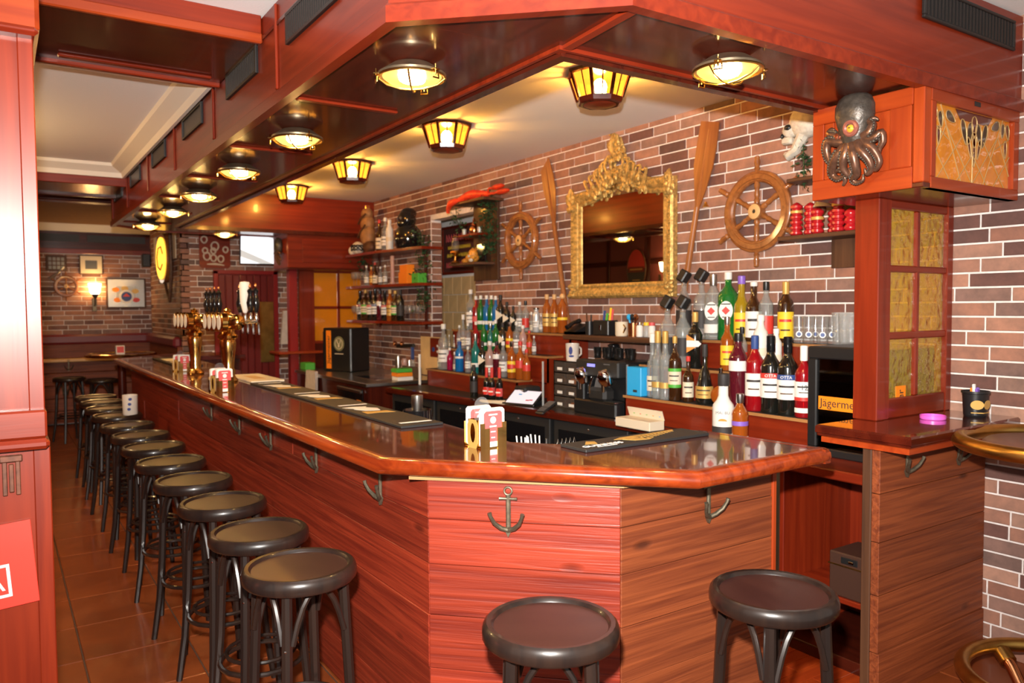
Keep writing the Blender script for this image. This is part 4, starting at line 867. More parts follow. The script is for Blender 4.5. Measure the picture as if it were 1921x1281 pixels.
# ---------------------------------------------------------------- red jar shelf, skull, right ivy
js=thing('jar_shelf','rough wooden wall shelf holding red lacquered jars beside the post','shelf',(3.7,2.5,1.85))
obj('board',MB().box(3.60,2.27,1.985,WX-.008,2.76,2.008,.004),K['walY'],js,True); obj('upper_board',MB().box(3.62,2.27,2.30,WX-.008,2.72,2.32,.004),K['walY'],js,True)
for y0,y1 in ((2.25,2.40),(2.402,2.56)): obj('back_slat',MB().box(WX-.03,y0,1.83,WX-.008,y1,2.30,.003),K['walZ'],js,True)
for i,(y,x,h) in enumerate(((2.665,3.64,.17),(2.60,3.67,.165),(2.535,3.64,.13),(2.47,3.69,.12),(2.42,3.65,.19),(2.355,3.66,.11))):
    j=thing('lacquer_jar','red lacquered beaded jar, '+ORD[i]+' from the left on jar shelf','jar',(x,y,2.008),group='red lacquered jars')
    nb=int(h/.028); prof=[(0,0)]
    for k in range(nb): z=k*h/nb; prof+= [(.024,z+.001),(.033,z+h/nb*.3),(.033,z+h/nb*.7),(.024,z+h/nb-.001)]
    prof+=[(.012,h+.008),(0,h+.012)]; obj('body',MB().lathe(prof,14),K['redlac'],j)
    if i in (0,2,4): zz_=(nb-2)*h/nb; obj('gold_band',MB().lathe([(.0335,zz_+h/nb*.25),(.0338,zz_+h/nb*.5),(.0335,zz_+h/nb*.75)],14),K['goldpaint'],j)
fg=thing('capped_figurine','cream and brown figurine in a straw hat between the red jars','figurine',(3.66,2.52,2.14))
obj('hat',MB().lathe([(.05,.01),(.045,.02),(.03,.035),(.032,.045),(.015,.065),(0,.068)],14),K['cream_paper'],fg); obj('head',MB().ell((0,0,-.0),.02,.02,.022),K['walZ'],fg); obj('knob',MB().ell((0,0,.078),.03,.03,.014),K['oakZ'],fg)
sk=thing('skull_relief','white resin skull hanging on the wall beside the cabinet','skull',M=frame((WX-.02,2.76,2.60),(-1,0,0)))
obj('cranium',MB().ell((.05,.06,.02),.11,.10,.07,16,10).ell((-.05,.02,.03),.05,.045,.045,10,8),K['bone'],sk); obj('jaw',MB().tube([(.03,-.02,.03),(.0,-.10,.05),(-.05,-.13,.055),(-.07,-.11,.05)],[.035,.03,.025,.015],8).box(-.09,-.06,.02,-.02,-.02,.07,.01),K['bone'],sk)
obj('eye_socket',MB().ell((-.045,.03,.065),.024,.02,.014,10,6),K['black'],sk); obj('nose_hole',MB().ell((-.085,-.01,.06),.010,.016,.012,8,6),K['black'],sk)
ivy('thin plastic ivy trailing below the white skull',[(3.74,2.70,2.52),(3.72,2.68,2.40),(3.74,2.69,2.28)],90,.02,.018,5)

# ---------------------------------------------------------------- pantry seen through the opening
cb_=thing('chalk_menu_board','brown menu board with red and yellow chalk writing inside the opening','menu board',M=frame((4.405,7.62,2.29),(-1,0,0)))
obj('board',MB().box(-.44,-.26,0,.44,.26,.01),K['chalk'],cb_); obj('frame',MB().box(-.46,-.28,0,.46,-.25,.02,.004).box(-.46,.25,0,.46,.28,.02,.004).box(-.46,-.25,0,-.43,.25,.02,.004).box(.43,-.25,0,.46,.25,.02,.004),K['mahX'],cb_)
rr=random.Random(9)
for y,mk,sz,x0,x1 in ((.14,'pinkred',.11,-.36,.38),(.03,'yellow',.05,-.32,.20),(-.06,'yellow',.055,-.34,.24),(-.17,'pinkred',.08,-.36,.30)):
    m_=MB(); x=x0
    while x<x1:
        m_.tube([(x,y-sz*.4,.011),(x+sz*.08,y+sz*.4,.011),(x+sz*.3,y+sz*.1*rr.uniform(-3,3),.011),(x+sz*.35,y-sz*.35,.011)],sz*.05,4); x+=sz*.52
    obj('chalk_writing',m_,K[mk],cb_)
ht_=thing('steel_hatch','steel framed dark hatch below the menu board in the opening','hatch',M=frame((4.40,7.18,1.45),(-1,0,0)))
obj('dark_panel',MB().box(-.25,-.5,0,.25,.14,.01),K['walZ'],ht_); obj('frame',MB().box(-.29,.14,0,.29,.18,.03,.003).box(-.29,-.5,0,-.25,.14,.03,.003).box(.25,-.5,0,.29,.14,.03,.003),K['steel'],ht_)

# ---------------------------------------------------------------- far end of the bar
fc=thing('far_cabinet','red wooden wall cabinet hanging under the far canopy','cabinet',(3.3,9.0,2.06)); f0=aY(520,500,8.9)
obj('front_panel',MB().box(2.78,8.80,2.10,WX-.012,8.83,SZ,.004),K['mahX'],fc,True); obj('side_panel',MB().box(2.78,8.83,2.10,2.80,9.35,SZ,.004),K['mahY'],fc,True); obj('bottom',MB().box(2.78,8.80,2.08,WX-.012,9.35,2.10,.004),K['mahdX'],fc,True)
obj('panel_moulding',MB().box(2.95,8.79,2.16,3.7,8.80,2.44,.004),K['mahX'],fc,True)
mk=thing('mask_relief','small bronze octopus relief on the side of the far cabinet','relief',M=frame((2.777,9.05,2.30),(-1,0,0)))
obj('head',MB().ell((0,.06,.03),.08,.10,.05),K['octo'],mk); 
for k in range(6): q=pi+.25+k*.53; obj('tentacle',MB().tube(smooth([(0,0,.03),(.07*cos(q),.07*sin(q),.05),(.12*cos(q+.3),.14*sin(q),.04),(.10*cos(q+.6),.17*sin(q),.03)],3),[.022-.0017*i for i in range(10)],6),K['octo2'],mk)
fpn=thing('far_partition','glazed red wooden partition at the far end of the bar','partition',(3.3,9.2,0))
obj('post',MB().box(2.90,9.15,.0,3.0,9.25,2.08,.005),K['redtrim'],fpn,True); obj('post',MB().box(3.02,9.13,.0,3.2,9.2,2.08,.005),K['mahZ'],fpn,True)
obj('lower_panel',MB().box(3.2,9.15,0,WX-.012,9.2,1.2,.004),K['mahdX'],fpn,True)
for z in (1.2,1.62,1.66+.4): obj('rail',MB().box(3.2,9.15,z,WX-.012,9.19,z+.035,.004),K['mahX'],fpn,True)
obj('muntin',MB().box(3.50,9.15,1.235,3.53,9.19,2.06,.004),K['mahZ'],fpn,True)
for a,b in ((3.2,3.5),(3.53,WX-.012)):
    for z0,z1 in ((1.235,1.62),(1.655,2.06)): obj('pane',MB().box(a,9.168,z0,b,9.172,z1),K['amberpane'],fpn,True)
obj('ledge',MB().box(2.72,9.0,1.09,3.25,9.4,1.12,.006),K['orangeX'],fpn,True)
dr=thing('door_1','red folding door with vertical panels and a brass plate','door',(2.7,YD,0)); dr['kind']='structure'
for a,b in ((dx0-.03,dx0+.025),(dx1-.03,dx1+.03)): obj('jamb',MB().box(a,YD-.05,0,b,YD+.02,dz+.03,.004),K['redtrim'],dr,True)
obj('head_rail',MB().box(dx0-.03,YD-.05,dz-.01,dx1+.03,YD+.02,dz+.04,.004),K['redtrim'],dr,True)
obj('backing',MB().box(dx0,YD-.012,0,dx1,YD-.002,dz),K['reddoor'],dr,True)
for k in range(8):
    x0=dx0+.03+k*.089; zig=.02*(k%2); obj('panel',MB().box(x0,YD-.03-zig,.02,x0+.082,YD-.005-zig,dz-.02,.006),K['reddoor'],dr,True)
obj('brass_plate',MB().box(2.88,YD-.065,.92,3.06,YD-.05,1.72,.003),K['oldbrass'],dr,True)
tv=thing('television','slim television with a bright picture tilted under the far canopy','television',M=frame((2.87,YD-.35,2.39),(-.12,-1,-.22)))
obj('casing',MB().box(-.30,-.20,-.03,.30,.20,.0,.004),K['black'],tv); sc=obj('screen',MB().box(-.285,-.185,0,.285,.185,.002),K['screen'],tv)
obj('picture_band',MB().prism([(-.285,-.01),(-.285,-.10),(-.05,-.185),(.12,-.185)],.002,.0025),K['screen_dim'],tv); obj('picture_band',MB().prism([(.0,.185),(.285,.06),(.285,.10),(.08,.185)],.002,.0025),K['screen_dim'],tv)
obj('bracket',MB().tube([(0,0,-.03),(.02,.08,-.42)],.02,6),K['black'],tv)
kb=thing('knot_board','red board of cream sailor knots beside the television','knot board',M=frame((2.335,YD-.015,2.37),(0,-1,0)))
obj('board',MB().prism([(-.19,.23),(.19,.23),(.19,-.19),(.16,-.22),(-.16,-.22),(-.19,-.19)],0,.02),K['mahX'],kb)
for x,y,r in ((-.13,.14,.035),(-.12,-.0,.03),(-.10,-.07,.04),(-.02,-.09,.035),(.07,-.10,.035),(.13,.02,.03),(.0,.06,.045),(-.02,.0,.03)): obj('knot',MB().tube([(x+r*cos(q*.5),y+r*1.2*sin(q*.5),.025+.008*sin(q)) for q in range(13)],.011,6,True),K['knot'],kb)
obj('knot',MB().tube([(-.10,-.17,.025),(.0,-.165,.03),(.11,-.18,.025)],[.008,.016,.008],6),K['knot'],kb)
os_=thing('oval_light_sign','glowing yellow oval lamp sign with iron bracket on side wall','light sign',M=frame((XS-.03,11.22,2.31),(-1,0,0)))
obj('rim',MB().prism(circ(.40,28,ry=.33),.0,.06),K['oakX'],os_); obj('lit_face',MB().prism(circ(.34,28,ry=.28),.06,.075),K['sign_lit'],os_)
obj('face_print',MB().tube([(.22*cos(q*.9+.3),.16*sin(q*.9+.3),.076) for q in range(7)],.012,5),mat('dark_amber_print',(.35,.12,.01),.5),os_)
obj('bracket',MB().tube([(.42,.30,.02),(.46,-.2,.02),(.30,-.58,.02)],.022,6).tube([(.0,-.33,.02),(.12,-.45,.02),(.30,-.58,.02)],.018,6),K['walX'],os_)
for y,l in ((12.15,'left'),(10.72,'right')): one('framed_print',MB().box(XS-.02,y-.10,2.28,XS-.009,y+.10,2.66,.004),K['cream_paper'],'narrow pale framed print '+('beyond' if l=='left' else 'before')+' the oval lamp sign','picture')
# ---- far wall pictures
def picture(label,px0,py0,px1,py1,fm,mats,cat='picture',inner=.14):
    a=aY(px0,py0,YF-.03); b=aY(px1,py1,YF-.03); M=frame(((a.x+b.x)/2,YF-.009,(a.z+b.z)/2),(0,-1,0)); w2,h2=abs(b.x-a.x)/2,abs(a.z-b.z)/2
    p=thing('framed_picture',label,cat,M=M); obj('frame',MB().box(-w2,-h2,0,w2,h2,.02,.005),fm,p); obj('mount',MB().box(-w2*.9,-h2*.9,.02,w2*.9,h2*.9,.022),mats[0],p); obj('image',MB().box(-w2*.5,-h2*.45,.022,w2*.5,h2*.45,.023),mats[1],p); return p,w2,h2
picture('framed print in a pale mount lit above the wall sconce',148,478,194,515,K['walX'],(K['cream_paper'],K['grey']))
sp_,w2,h2=picture('framed case of small glass panes on the far brick wall',85,478,126,508,K['walX'],(K['walZ'],K['walZ']))
for i in range(4):
    for j in range(3): obj('small_pane',MB().box(-w2*.75+i*w2*.4,-h2*.8+j*h2*.55,.022,-w2*.75+i*w2*.4+w2*.3,-h2*.8+j*h2*.55+h2*.42,.028),K['frost'],sp_)
am,w2,h2=picture('silver mirror sign with colourful fruit print right of the sconce',198,521,275,578,K['walX'],(mat('dull_silver_mirror',(.5,.5,.48),.25,.8),mat('silver_print',(.42,.40,.36),.4,.5)))
obj('emblem',MB().prism(circ(.10,20,(0,-.05)),.022,.026),K['paper'],am); obj('emblem_centre',MB().prism(circ(.07,20,(0,-.05)),.026,.028),K['navy'],am); obj('emblem_star',MB().prism([(-.05,-.05),(.05,-.05),(0,.0)],.028,.030),K['redprint'],am)
for x,y,mk in ((-.14,.05,'orangep'),(-.12,-.10,'orangep'),(.13,-.10,'redprint'),(.12,.03,'goldpaint'),(-.02,.07,'goldpaint')): obj('fruit_print',MB().prism(circ(.05,12,(x,y),.035),.023,.025),K[mk],am)
a=aY(124,537,YF-.05); dup(W0,frame((a.x,YF-.05,a.z),(0,-1,0)),"small dark ship's wheel on the far brick wall",scale=.62)
a=aY(178,545,YF-.12); sc_=thing('wall_sconce','lit wall sconce with glowing bell shade on the far brick wall','wall lamp',(a.x,YF-.12,a.z))
obj('shade',MB().lathe([(.05,-.05),(.065,-.02),(.075,.04),(.085,.10)],18),K['shade_lit'],sc_); obj('holder',MB().lathe([(.02,-.11),(.03,-.09),(.05,-.05),(.03,-.045)],12),K['iron'],sc_); obj('arm',MB().tube([(0,0,-.09),(0,.03,-.2),(0,.11,-.22)],.012,6),K['iron'],sc_); obj('wall_plate',MB().box(-.03,.10,-.30,.03,.112,-.10,.005),K['iron'],sc_)
one('loudspeaker',MB().box(1.80,YF-.14,2.26,1.91,YF-.01,2.45,.01),K['black'],'small black loudspeaker high on the far brick wall','speaker')
one('brass_bugle',MB().tube([(.62,YF-.03,2.06),(.75,YF-.03,2.18),(.80,YF-.03,2.24)],[.03,.012,.010],8),K['steel'],'slim horn on the far wall left of the small wheel','horn')
dup(A0,frame((.80,YF-.31,.86),(0,-1,0)),'dark anchor hook on the pale shelf of the far wall')
ft=thing('far_table','round high table with brass rim beyond the end of the bar','table',(1.30,11.0,0))
obj('table_top',MB().lathe([(0,1.03),(.37,1.03),(.38,1.06),(0,1.062)],32),K['mahdX'],ft); obj('brass_rim',MB().tube([(.40*cos(2*pi*k/32),.40*sin(2*pi*k/32),1.05) for k in range(32)],.022,8,True),K['brass'],ft); obj('column',MB().lathe([(.22,0),(.22,.03),(.05,.06),(.05,1.03)],16),K['mahdZ'],ft)
cf=thing('coaster_holder','red and white coaster stand on the far round table','coaster holder',(1.28,10.95,1.062)); obj('box',MB().box(-.05,-.05,0,.05,.05,.11,.004),K['paper'],cf); obj('red_face',MB().box(-.04,-.052,.02,.04,-.05,.10),K['redprint'],cf)
# ---- things on the opposite wall (seen in the mirror)
ov=thing('oval_sign','dark oval pub sign with red top and lettering band across the aisle','sign',M=frame((XL+.03,10.02,2.27),(1,0,0)),scale=.78)
obj('board',MB().prism(circ(.30,32,ry=.46),0,.02),K['black'],ov); obj('upper_field',MB().prism(circ(.28,24,(0,.02),.42,0,pi),.02,.022),K['redprint'],ov); obj('band',MB().box(-.26,-.06,.02,.26,.06,.024),K['mahX'],ov); obj('rim',MB().tube([(.30*cos(2*pi*k/32),.46*sin(2*pi*k/32),.015) for k in range(32)],.015,6,True),K['walX'],ov)
obj('name_band',MB().box(-.20,-.015,.024,.20,.015,.026),K['goldpaint'],ov); obj('small_band',MB().box(-.12,-.25,.02,.12,-.23,.023),K['goldpaint'],ov)
s2=dup(sc_,place((XL+.13,9.25,2.25),-pi/2),'lit wall sconce across the aisle, seen only in the mirror')
# ---------------------------------------------------------------- back counter and stepped bottle shelves
BCZ=.90
bc=thing('back_counter','low back counter with black liner and red wooden edge under the bottles','counter',(3.4,4.5,0))
bf=[(2.965,6.52),(3.262,3.61),(3.30,2.37)]
obj('worktop',MB().prism(bf+[(WX-.012,2.37),(WX-.012,6.52)],BCZ-.04,BCZ),K['blackmat'],bc,True)
obj('front_edge',MB().sweep(bf,[(-.002,BCZ-.045),(.022,BCZ-.045),(.028,BCZ-.03),(.022,BCZ+.002),(-.03,BCZ+.004),(-.03,BCZ)],sm=True),K['topY'],bc,True)
for i in range(4):
    a=Vector(bf[0]).lerp(Vector(bf[1]),i*.25+.004); b=Vector(bf[0]).lerp(Vector(bf[1]),(i+1)*.25-.004); d=(b-a); L=d.length; d.normalize(); n=Vector((d.y,-d.x))
    M=Matrix(((d.x,0,n.x,a.x-n.x*.03),(d.y,0,n.y,a.y-n.y*.03),(0,1,0,0),(0,0,0,1)))
    f=thing('bottle_cooler','black bottle cooler under back counter, '+ORD[i]+' from the sink','cooler',M=M,group='black bottle coolers')
    obj('body',MB().box(0,.07,-.42,L,.855,-.02),K['black'],f); dr_=obj('door',MB().box(.01,.10,-.02,L-.01,.84,.0,.004),K['matte'],f)
    obj('glass',MB().box(.06,.16,.0,L-.06,.78,.004),K['gloss'],dr_); obj('lock',MB().ell((L/2,.81,.004),.010,.010,.006,8,6),K['chrome'],dr_); obj('pull',MB().box(L-.045,.25,.0,L-.03,.70,.015,.003),K['steel'],dr_)
X1,X2,X3=3.36,3.50,3.64; ZR=[1.058,1.25,1.42]
def tier(label,y0,y1,name):
    t=thing('bottle_steps',label,'shelf',(3.6,(y0+y1)/2,BCZ))
    xs=[X1,X2,X3,WX-.012]; zp=BCZ
    for i in range(3):
        ya=y0+(.0 if name=='R' else -.22*(i>0)-.10*(i>1))
        obj('riser',MB().box(xs[i],ya,zp,xs[i]+.012,y1,ZR[i]-.012),K['mahY'],t,True)
        obj('end_panel',MB().box(xs[i],ya,BCZ,xs[3],ya+.012,ZR[i]-.012),K['mahZ'],t,True)
        if name!='R' or True: obj('end_panel',MB().box(xs[i],y1-.012,BCZ,xs[3],y1,ZR[i]-.012),K['mahZ'],t,True)
        obj('step_board',MB().box(xs[i]-.006,ya-.006,ZR[i]-.014,xs[i+1] if i<2 else xs[3],y1+.003,ZR[i]-.001),K['blackmat'],t,True)
        obj('tan_edge',MB().box(xs[i]-.012,ya-.012,ZR[i]-.016,xs[i]-.005,y1+.004,ZR[i]),K['tanedge'],t,True); obj('tan_edge',MB().box(xs[i]-.005,ya-.013,ZR[i]-.016,xs[3],ya-.006,ZR[i]),K['tanedge'],t,True)
        zp=ZR[i]-.014
tier('three red bottle steps with tan edges right of the coffee machine',2.37,3.74,'R'); tier('three red bottle steps with tan edges left of the coffee machine',4.99,6.50,'L')
ms=one('wall_shelf',MB().box(3.56,3.60,1.385,WX-.012,4.66,1.42,.004),K['walY'],'dark shelf above the coffee machine under the mirror','shelf')
# ---------------------------------------------------------------- bottles
def T(n,c,body=.45,b=None): 
    K[n]=tint(n,c,body=body,bcol=b or c); return n
T('g_green',(.05,.45,.09),.55,(.02,.24,.04)); T('g_dark',(.05,.05,.03),.93,(.010,.010,.008)); T('g_brown',(.25,.09,.02),.8,(.05,.018,.006)); T('g_amber',(.80,.30,.05),.55,(.50,.13,.015)); T('g_red',(.75,.02,.03),.6,(.42,.008,.015)); T('g_blue',(.04,.35,.85),.6,(.01,.22,.60)); T('g_teal',(.10,.55,.50),.5,(.03,.30,.28)); T('g_mag',(.75,.02,.15),.6,(.45,.01,.08)); T('g_yel',(.80,.62,.06),.55,(.52,.36,.02)); T('g_pink',(.92,.75,.72),.45,(.72,.50,.46)); T('g_purple',(.30,.03,.05),.75,(.12,.01,.02)); K['g_clear']=tint('g_clear',(.88,.91,.90),body=.16,bcol=(.75,.78,.78)); K['g_white']=mat('white_ceramic_bottle',(.78,.76,.72),.3,coat=.3); K['g_silver']=mat('silver_bottle',(.72,.74,.76),.25,.4)
# name: (description, glass, radius, shoulder z, neck radius, shape, cap material, cap height, [(z0,z1,label material)...])
KINDS={
 'pour':('clear bottle with black square measuring pourer','g_clear',.036,.17,.013,'pourer','black',.045,[(.05,.13,'darkprint')]),
 'clear':('clear spirit bottle with white label','g_clear',.036,.18,.013,'round','paper',.03,[(.05,.13,'paper')]),
 'clearred':('clear bottle with red label, black cap','g_clear',.036,.18,.013,'round','black',.04,[(.04,.13,'redprint')]),
 'cleargold':('clear spirit bottle with gold cap','g_clear',.027,.17,.012,'round','goldpaint',.05,[(.05,.075,'goldpaint')]),
 'oval':('pale green bottle with white oval label','g_clear',.040,.19,.014,'oval','steel',.05,[(.03,.07,'paper')]),
 'martini':('emerald green bottle with white oval label','g_green',.046,.19,.014,'oval','paper',.03,[]),
 'yellowp':('yellow liqueur bottle with purple cap','g_yel',.033,.16,.015,'round','purple',.035,[(.02,.13,'yellow')]),
 'brownw':('dark brown bottle with large white label','g_brown',.040,.17,.015,'round','paper',.02,[(.02,.15,'paper')]),
 'rum':('rum bottle with bright yellow label','g_brown',.038,.19,.014,'round','goldpaint',.06,[(.02,.15,'yellow')]),
 'darkor':('black bottle with orange diamond label','g_dark',.040,.18,.014,'diamond','goldpaint',.05,[]),
 'amberyel':('amber bottle with yellow label','g_amber',.036,.17,.014,'round','steel',.04,[(.03,.14,'yellow')]),
 'white':('white ceramic bottle','g_white',.036,.20,.016,'round','paper',.03,[(.09,.13,'cream_paper')]),
 'greenlab':('dark bottle with green and white label','g_brown',.046,.18,.014,'round','goldpaint',.03,[(.06,.15,'green'),(.075,.135,'cream_paper')]),
 'creamlab':('dark square bottle with cream label','g_brown',.036,.16,.012,'round','redprint',.03,[(.03,.13,'cream_paper')]),
 'orangelab':('dark tapered bottle with amber label','g_dark',.044,.12,.012,'taper','darkprint',.06,[(.03,.09,'goldpaint')]),
 'winewhite':('slim dark red bottle with white label','g_purple',.036,.20,.014,'round','black',.03,[(.15,.19,'paper')]),
 'redliq':('red bottle with white label, blue cap','g_red',.036,.19,.013,'round','navy',.05,[(.06,.15,'paper')]),
 'wine':('black wine bottle with white-red label','g_dark',.038,.18,.014,'round','gloss',.06,[(.06,.135,'paper'),(.135,.155,'redprint')]),
 'wineblue':('black wine bottle with white-blue label','g_dark',.038,.18,.014,'round','gloss',.06,[(.06,.135,'paper'),(.135,.155,'navy')]),
 'twelve':('red bottle with label numbered 12','g_red',.036,.18,.013,'round','paper',.06,[(.02,.04,'paper'),(.085,.15,'paper'),(.07,.085,'redprint')]),
 'red':('bright red vodka bottle with white cap','g_red',.034,.18,.012,'round','paper',.03,[(.07,.12,'pinkred')]),
 'green':('green vodka bottle with white cap','g_green',.034,.18,.012,'round','paper',.03,[(.05,.08,'paper')]),
 'bluev':('blue vodka bottle with white cap','g_blue',.034,.18,.012,'round','paper',.03,[(.05,.08,'paper')]),
 'black':('black bottle with pale triangular label','g_dark',.038,.18,.013,'tri','darkprint',.04,[]),
 'silver':('stout silver white bottle','g_silver',.044,.22,.030,'round','steel',.02,[(.06,.14,'paper')]),
 'whisky':('amber whisky bottle with cork stopper','g_amber',.036,.19,.014,'round','bamboo',.035,[(.05,.15,'goldpaint')]),
 'cognac':('amber bottle with round wooden stopper','g_amber',.040,.20,.014,'ball','bamboo',.03,[(.10,.12,'yellow')]),
 'teal':('teal bottle with silver cap','g_teal',.034,.17,.013,'round','steel',.05,[(.05,.08,'paper')]),
 'magenta':('short magenta liqueur bottle','g_mag',.040,.17,.014,'round','paper',.03,[]),
 'bluebig':('bright blue bottle with dark cap','g_blue',.044,.19,.018,'round','navy',.035,[(.13,.15,'paper')]),
 'pinkc':('frosted pale pink bottle','g_pink',.042,.18,.016,'round','paper',.03,[(.03,.09,'paper')]),
 'amberor':('amber bottle with orange printed label','g_amber',.038,.18,.014,'round','chrome',.04,[(.05,.14,'yellow'),(.08,.11,'redprint')]),
 'redor':('red orange aperitif bottle','g_amber',.040,.17,.014,'round','redprint',.03,[(.09,.15,'redprint')]),
 'beer':('brown beer bottle with red label','g_dark',.030,.16,.012,'round','redprint',.09,[(.05,.12,'pinkred')]),
 'winedark':('dark green wine bottle without front label','g_dark',.038,.19,.014,'round','darkprint',.05,[(.05,.15,'darkprint')]),
 'disc':('round flat amber flask bottle','g_amber',.055,.115,.013,'disc','chrome',.05,[]),
 'malibu':('white bottle with palm print','g_white',.046,.155,.020,'round','darkprint',.05,[(.045,.075,'darkprint')]),
 'orange':('orange liqueur bottle with purple label','g_amber',.046,.19,.018,'round','steel',.05,[(.12,.145,'purple'),(.03,.06,'paper')]),
 'small':('small clear flavour bottle with white cap','g_clear',.026,.15,.012,'round','paper',.04,[(.03,.10,'cream_paper')]),
}
PROTO={}
HB=.30
def arclabel(r, z0, z1, a0=2.4, a1=5.2, n=10):
    mb=MB(); vs=[];m=n+1
    for i in range(m):
        q=a0+(a1-a0)*i/n; 
        for rr_,z in ((r,z0),(r,z1)): vs.append((rr_*cos(q),rr_*sin(q),z))
    mb.add(vs,[(2*i,2*i+2,2*i+3,2*i+1) for i in range(n)],True); return mb
def make_bottle(kind,label,M,scale,group):
    d,gm,r,hs_,nr,shape,cm,chh,labs=KINDS[kind]
    b=thing('bottle',label,'bottle',M=M,group=group,scale=scale)
    ct=HB-chh
    if shape=='disc':
        obj('glass',MB(Matrix.Translation((0,0,.08)) @ Matrix.Rotation(.6,4,'Z') @ Matrix.Diagonal((.4,1,1,1))).ell((0,0,0),.08,.08,.08,20,12),K[gm],b); obj('neck',MB().lathe([(.016,.15),(nr,.17),(nr,ct)],12),K[gm],b); obj('foot',MB().lathe([(0,0),(.03,0),(.03,.006),(.02,.012),(0,.012)],14),K[gm],b)
    else:
        if shape=='taper': prof=[(0,0),(r*.9,0),(r,.008),(r*.98,.07),(r*.62,.15),(nr,.19),(nr,ct)]
        else: prof=[(0,0),(r*.92,0),(r,.006),(r,hs_),(r*.93,hs_+.012),(r*.6,hs_+.032),(nr*1.05,hs_+.05),(nr,ct)]
        obj('glass',MB().lathe(prof,16),K[gm],b)
    if shape=='pourer':
        obj('spout',MB().lathe([(nr*1.1,ct-.01),(nr*.7,ct),(nr*.6,ct+.02)],10),K['chrome'],b)
        obj('measuring_head',MB(Matrix.Translation((0,0,HB-.012)) @ Matrix.Rotation(.45,4,'X') @ Matrix.Rotation(.3,4,'Y')).box(-.022,-.022,-.028,.022,.022,.028,.005),K[cm],b)
    elif shape=='ball': obj('stopper',MB().ell((0,0,HB-.02),.022),K[cm],b)
    else: obj('cap',MB().lathe([(nr*1.12,ct-.004),(nr*1.2,ct),(nr*1.2,HB-.003),(nr*.95,HB),(0,HB)],12),K[cm],b)
    for i,(z0,z1,lm) in enumerate(labs): obj('label',arclabel(r+.0008+.0004*i,z0,z1),K[lm],b)
    for i,(z0,z1,lm) in enumerate(labs):
        if z1-z0>.05 and lm in ('paper','cream_paper','yellow','goldpaint'):
            obj('label_print',arclabel(r+.0020,z0+(z1-z0)*.62,z0+(z1-z0)*.72,3.0,4.6,8),K['redprint' if lm=='yellow' else 'darkprint'],b); obj('label_print',arclabel(r+.0020,z0+(z1-z0)*.28,z0+(z1-z0)*.34,3.2,4.4,6),K['walZ'],b)
    F=frame((0,0,0),(-.80,-.60,0))
    if shape=='oval':
        obj('oval_label',MB(Matrix.Translation((-.8*r,-.6*r,.13)) @ F).prism(circ(.030,18,ry=.042),-.006,.002),K['paper'],b); obj('emblem',MB(Matrix.Translation((-.8*r,-.6*r,.13)) @ F).prism([(0,.018),(-.018,.0),(0,-.018),(.018,0)],.002,.003),K['redprint'],b); obj('emblem_line',MB(Matrix.Translation((-.8*r,-.6*r,.13)) @ F).box(-.020,.026,.002,.020,.031,.003).box(-.016,-.03,.002,.016,-.026,.003),K['darkprint'],b)
    if shape=='tri': obj('triangle_label',MB(Matrix.Translation((-.8*r,-.6*r,.13)) @ F).prism([(-.030,-.045),(.035,.0),(-.030,.045)],-.004,.003),K['cream_paper'],b)
    if shape=='diamond':
        obj('diamond_label',MB(Matrix.Translation((-.8*r,-.6*r,.13)) @ F).prism([(-.038,-.048),(.040,0),(-.038,.048)],-.004,.003),K['orangep'],b); obj('diamond_band',MB(Matrix.Translation((-.8*r,-.6*r,.13)) @ F).prism([(-.038,-.018),(.025,-.016),(.040,0),(.025,.016),(-.038,.018)],.003,.004),K['paper'],b)
    if kind in('wine','wineblue'): text('OTTA',.016,K['paper'],b,Matrix.Translation((-.8*(r+.0025),-.6*(r+.0025),.145)) @ F)
    if kind=='twelve': text('12',.03,K['darkprint'],b,Matrix.Translation((-.8*(r+.003),-.6*(r+.003),.125)) @ F)
    if kind=='beer': obj('round_label',MB(Matrix.Translation((-.8*r,-.6*r,.085)) @ F).prism(circ(.024,16,ry=.034),.0,.002),K['signred'],b); obj('label_band',MB(Matrix.Translation((-.8*r,-.6*r,.085)) @ F).box(-.022,-.006,.002,.022,.006,.003),K['paper'],b)
    if kind=='malibu':
        Fm=Matrix.Translation((-.8*r,-.6*r,.10)) @ F; obj('sunset_print',MB(Fm).prism(circ(.018,14,(0,.0),.010,0,pi),.0,.002),K['orangep'],b); text('MALIBU',.017,K['grey'],b,Fm @ Matrix.Translation((0,.035,.001)))
    return b
rowcount={}
ROWS={'R3':(3.735,ZR[2],'on the right top step'),'R2':(3.57,ZR[1],'on the right middle step'),'R1':(3.43,ZR[0],'on the right lowest step'),
 'L3':(3.745,ZR[2],'on the left top step'),'L3f':(3.68,ZR[2],'at front of the left top step'),'L2':(3.57,ZR[1],'on the left middle step'),'L1':(3.43,ZR[0],'on the left lowest step'),'C':(3.20,BCZ,'standing on the back counter'),
 'S2':(3.58,1.884,'on the middle corner shelf'),'S1':(3.58,1.489,'on the lowest corner shelf'),'S3':(3.58,2.254,'on the top corner shelf'),
 'R3b':(3.68,ZR[2],'at front of the right top step'),'R2b':(3.60,ZR[1],'behind on the right middle step')}
TODO=[]
def bot(row, *items):
    for px,ty,k in items: TODO.append((row,px,ty,k))
bot('R3',(1283,510,'pour'),(1316,505,'pour'),(1338,514,'oval'),(1366,510,'martini'),(1391,517,'yellowp'),(1414,528,'brownw'),(1437,528,'clearred'),(1474,528,'rum'))
bot('R2',(1252,557,'pour'),(1281,557,'pour'),(1304,585,'darkor'),(1364,594,'amberyel'),(1392,613,'clearred'),(1427,590,'white'),(1456,616,'white'))
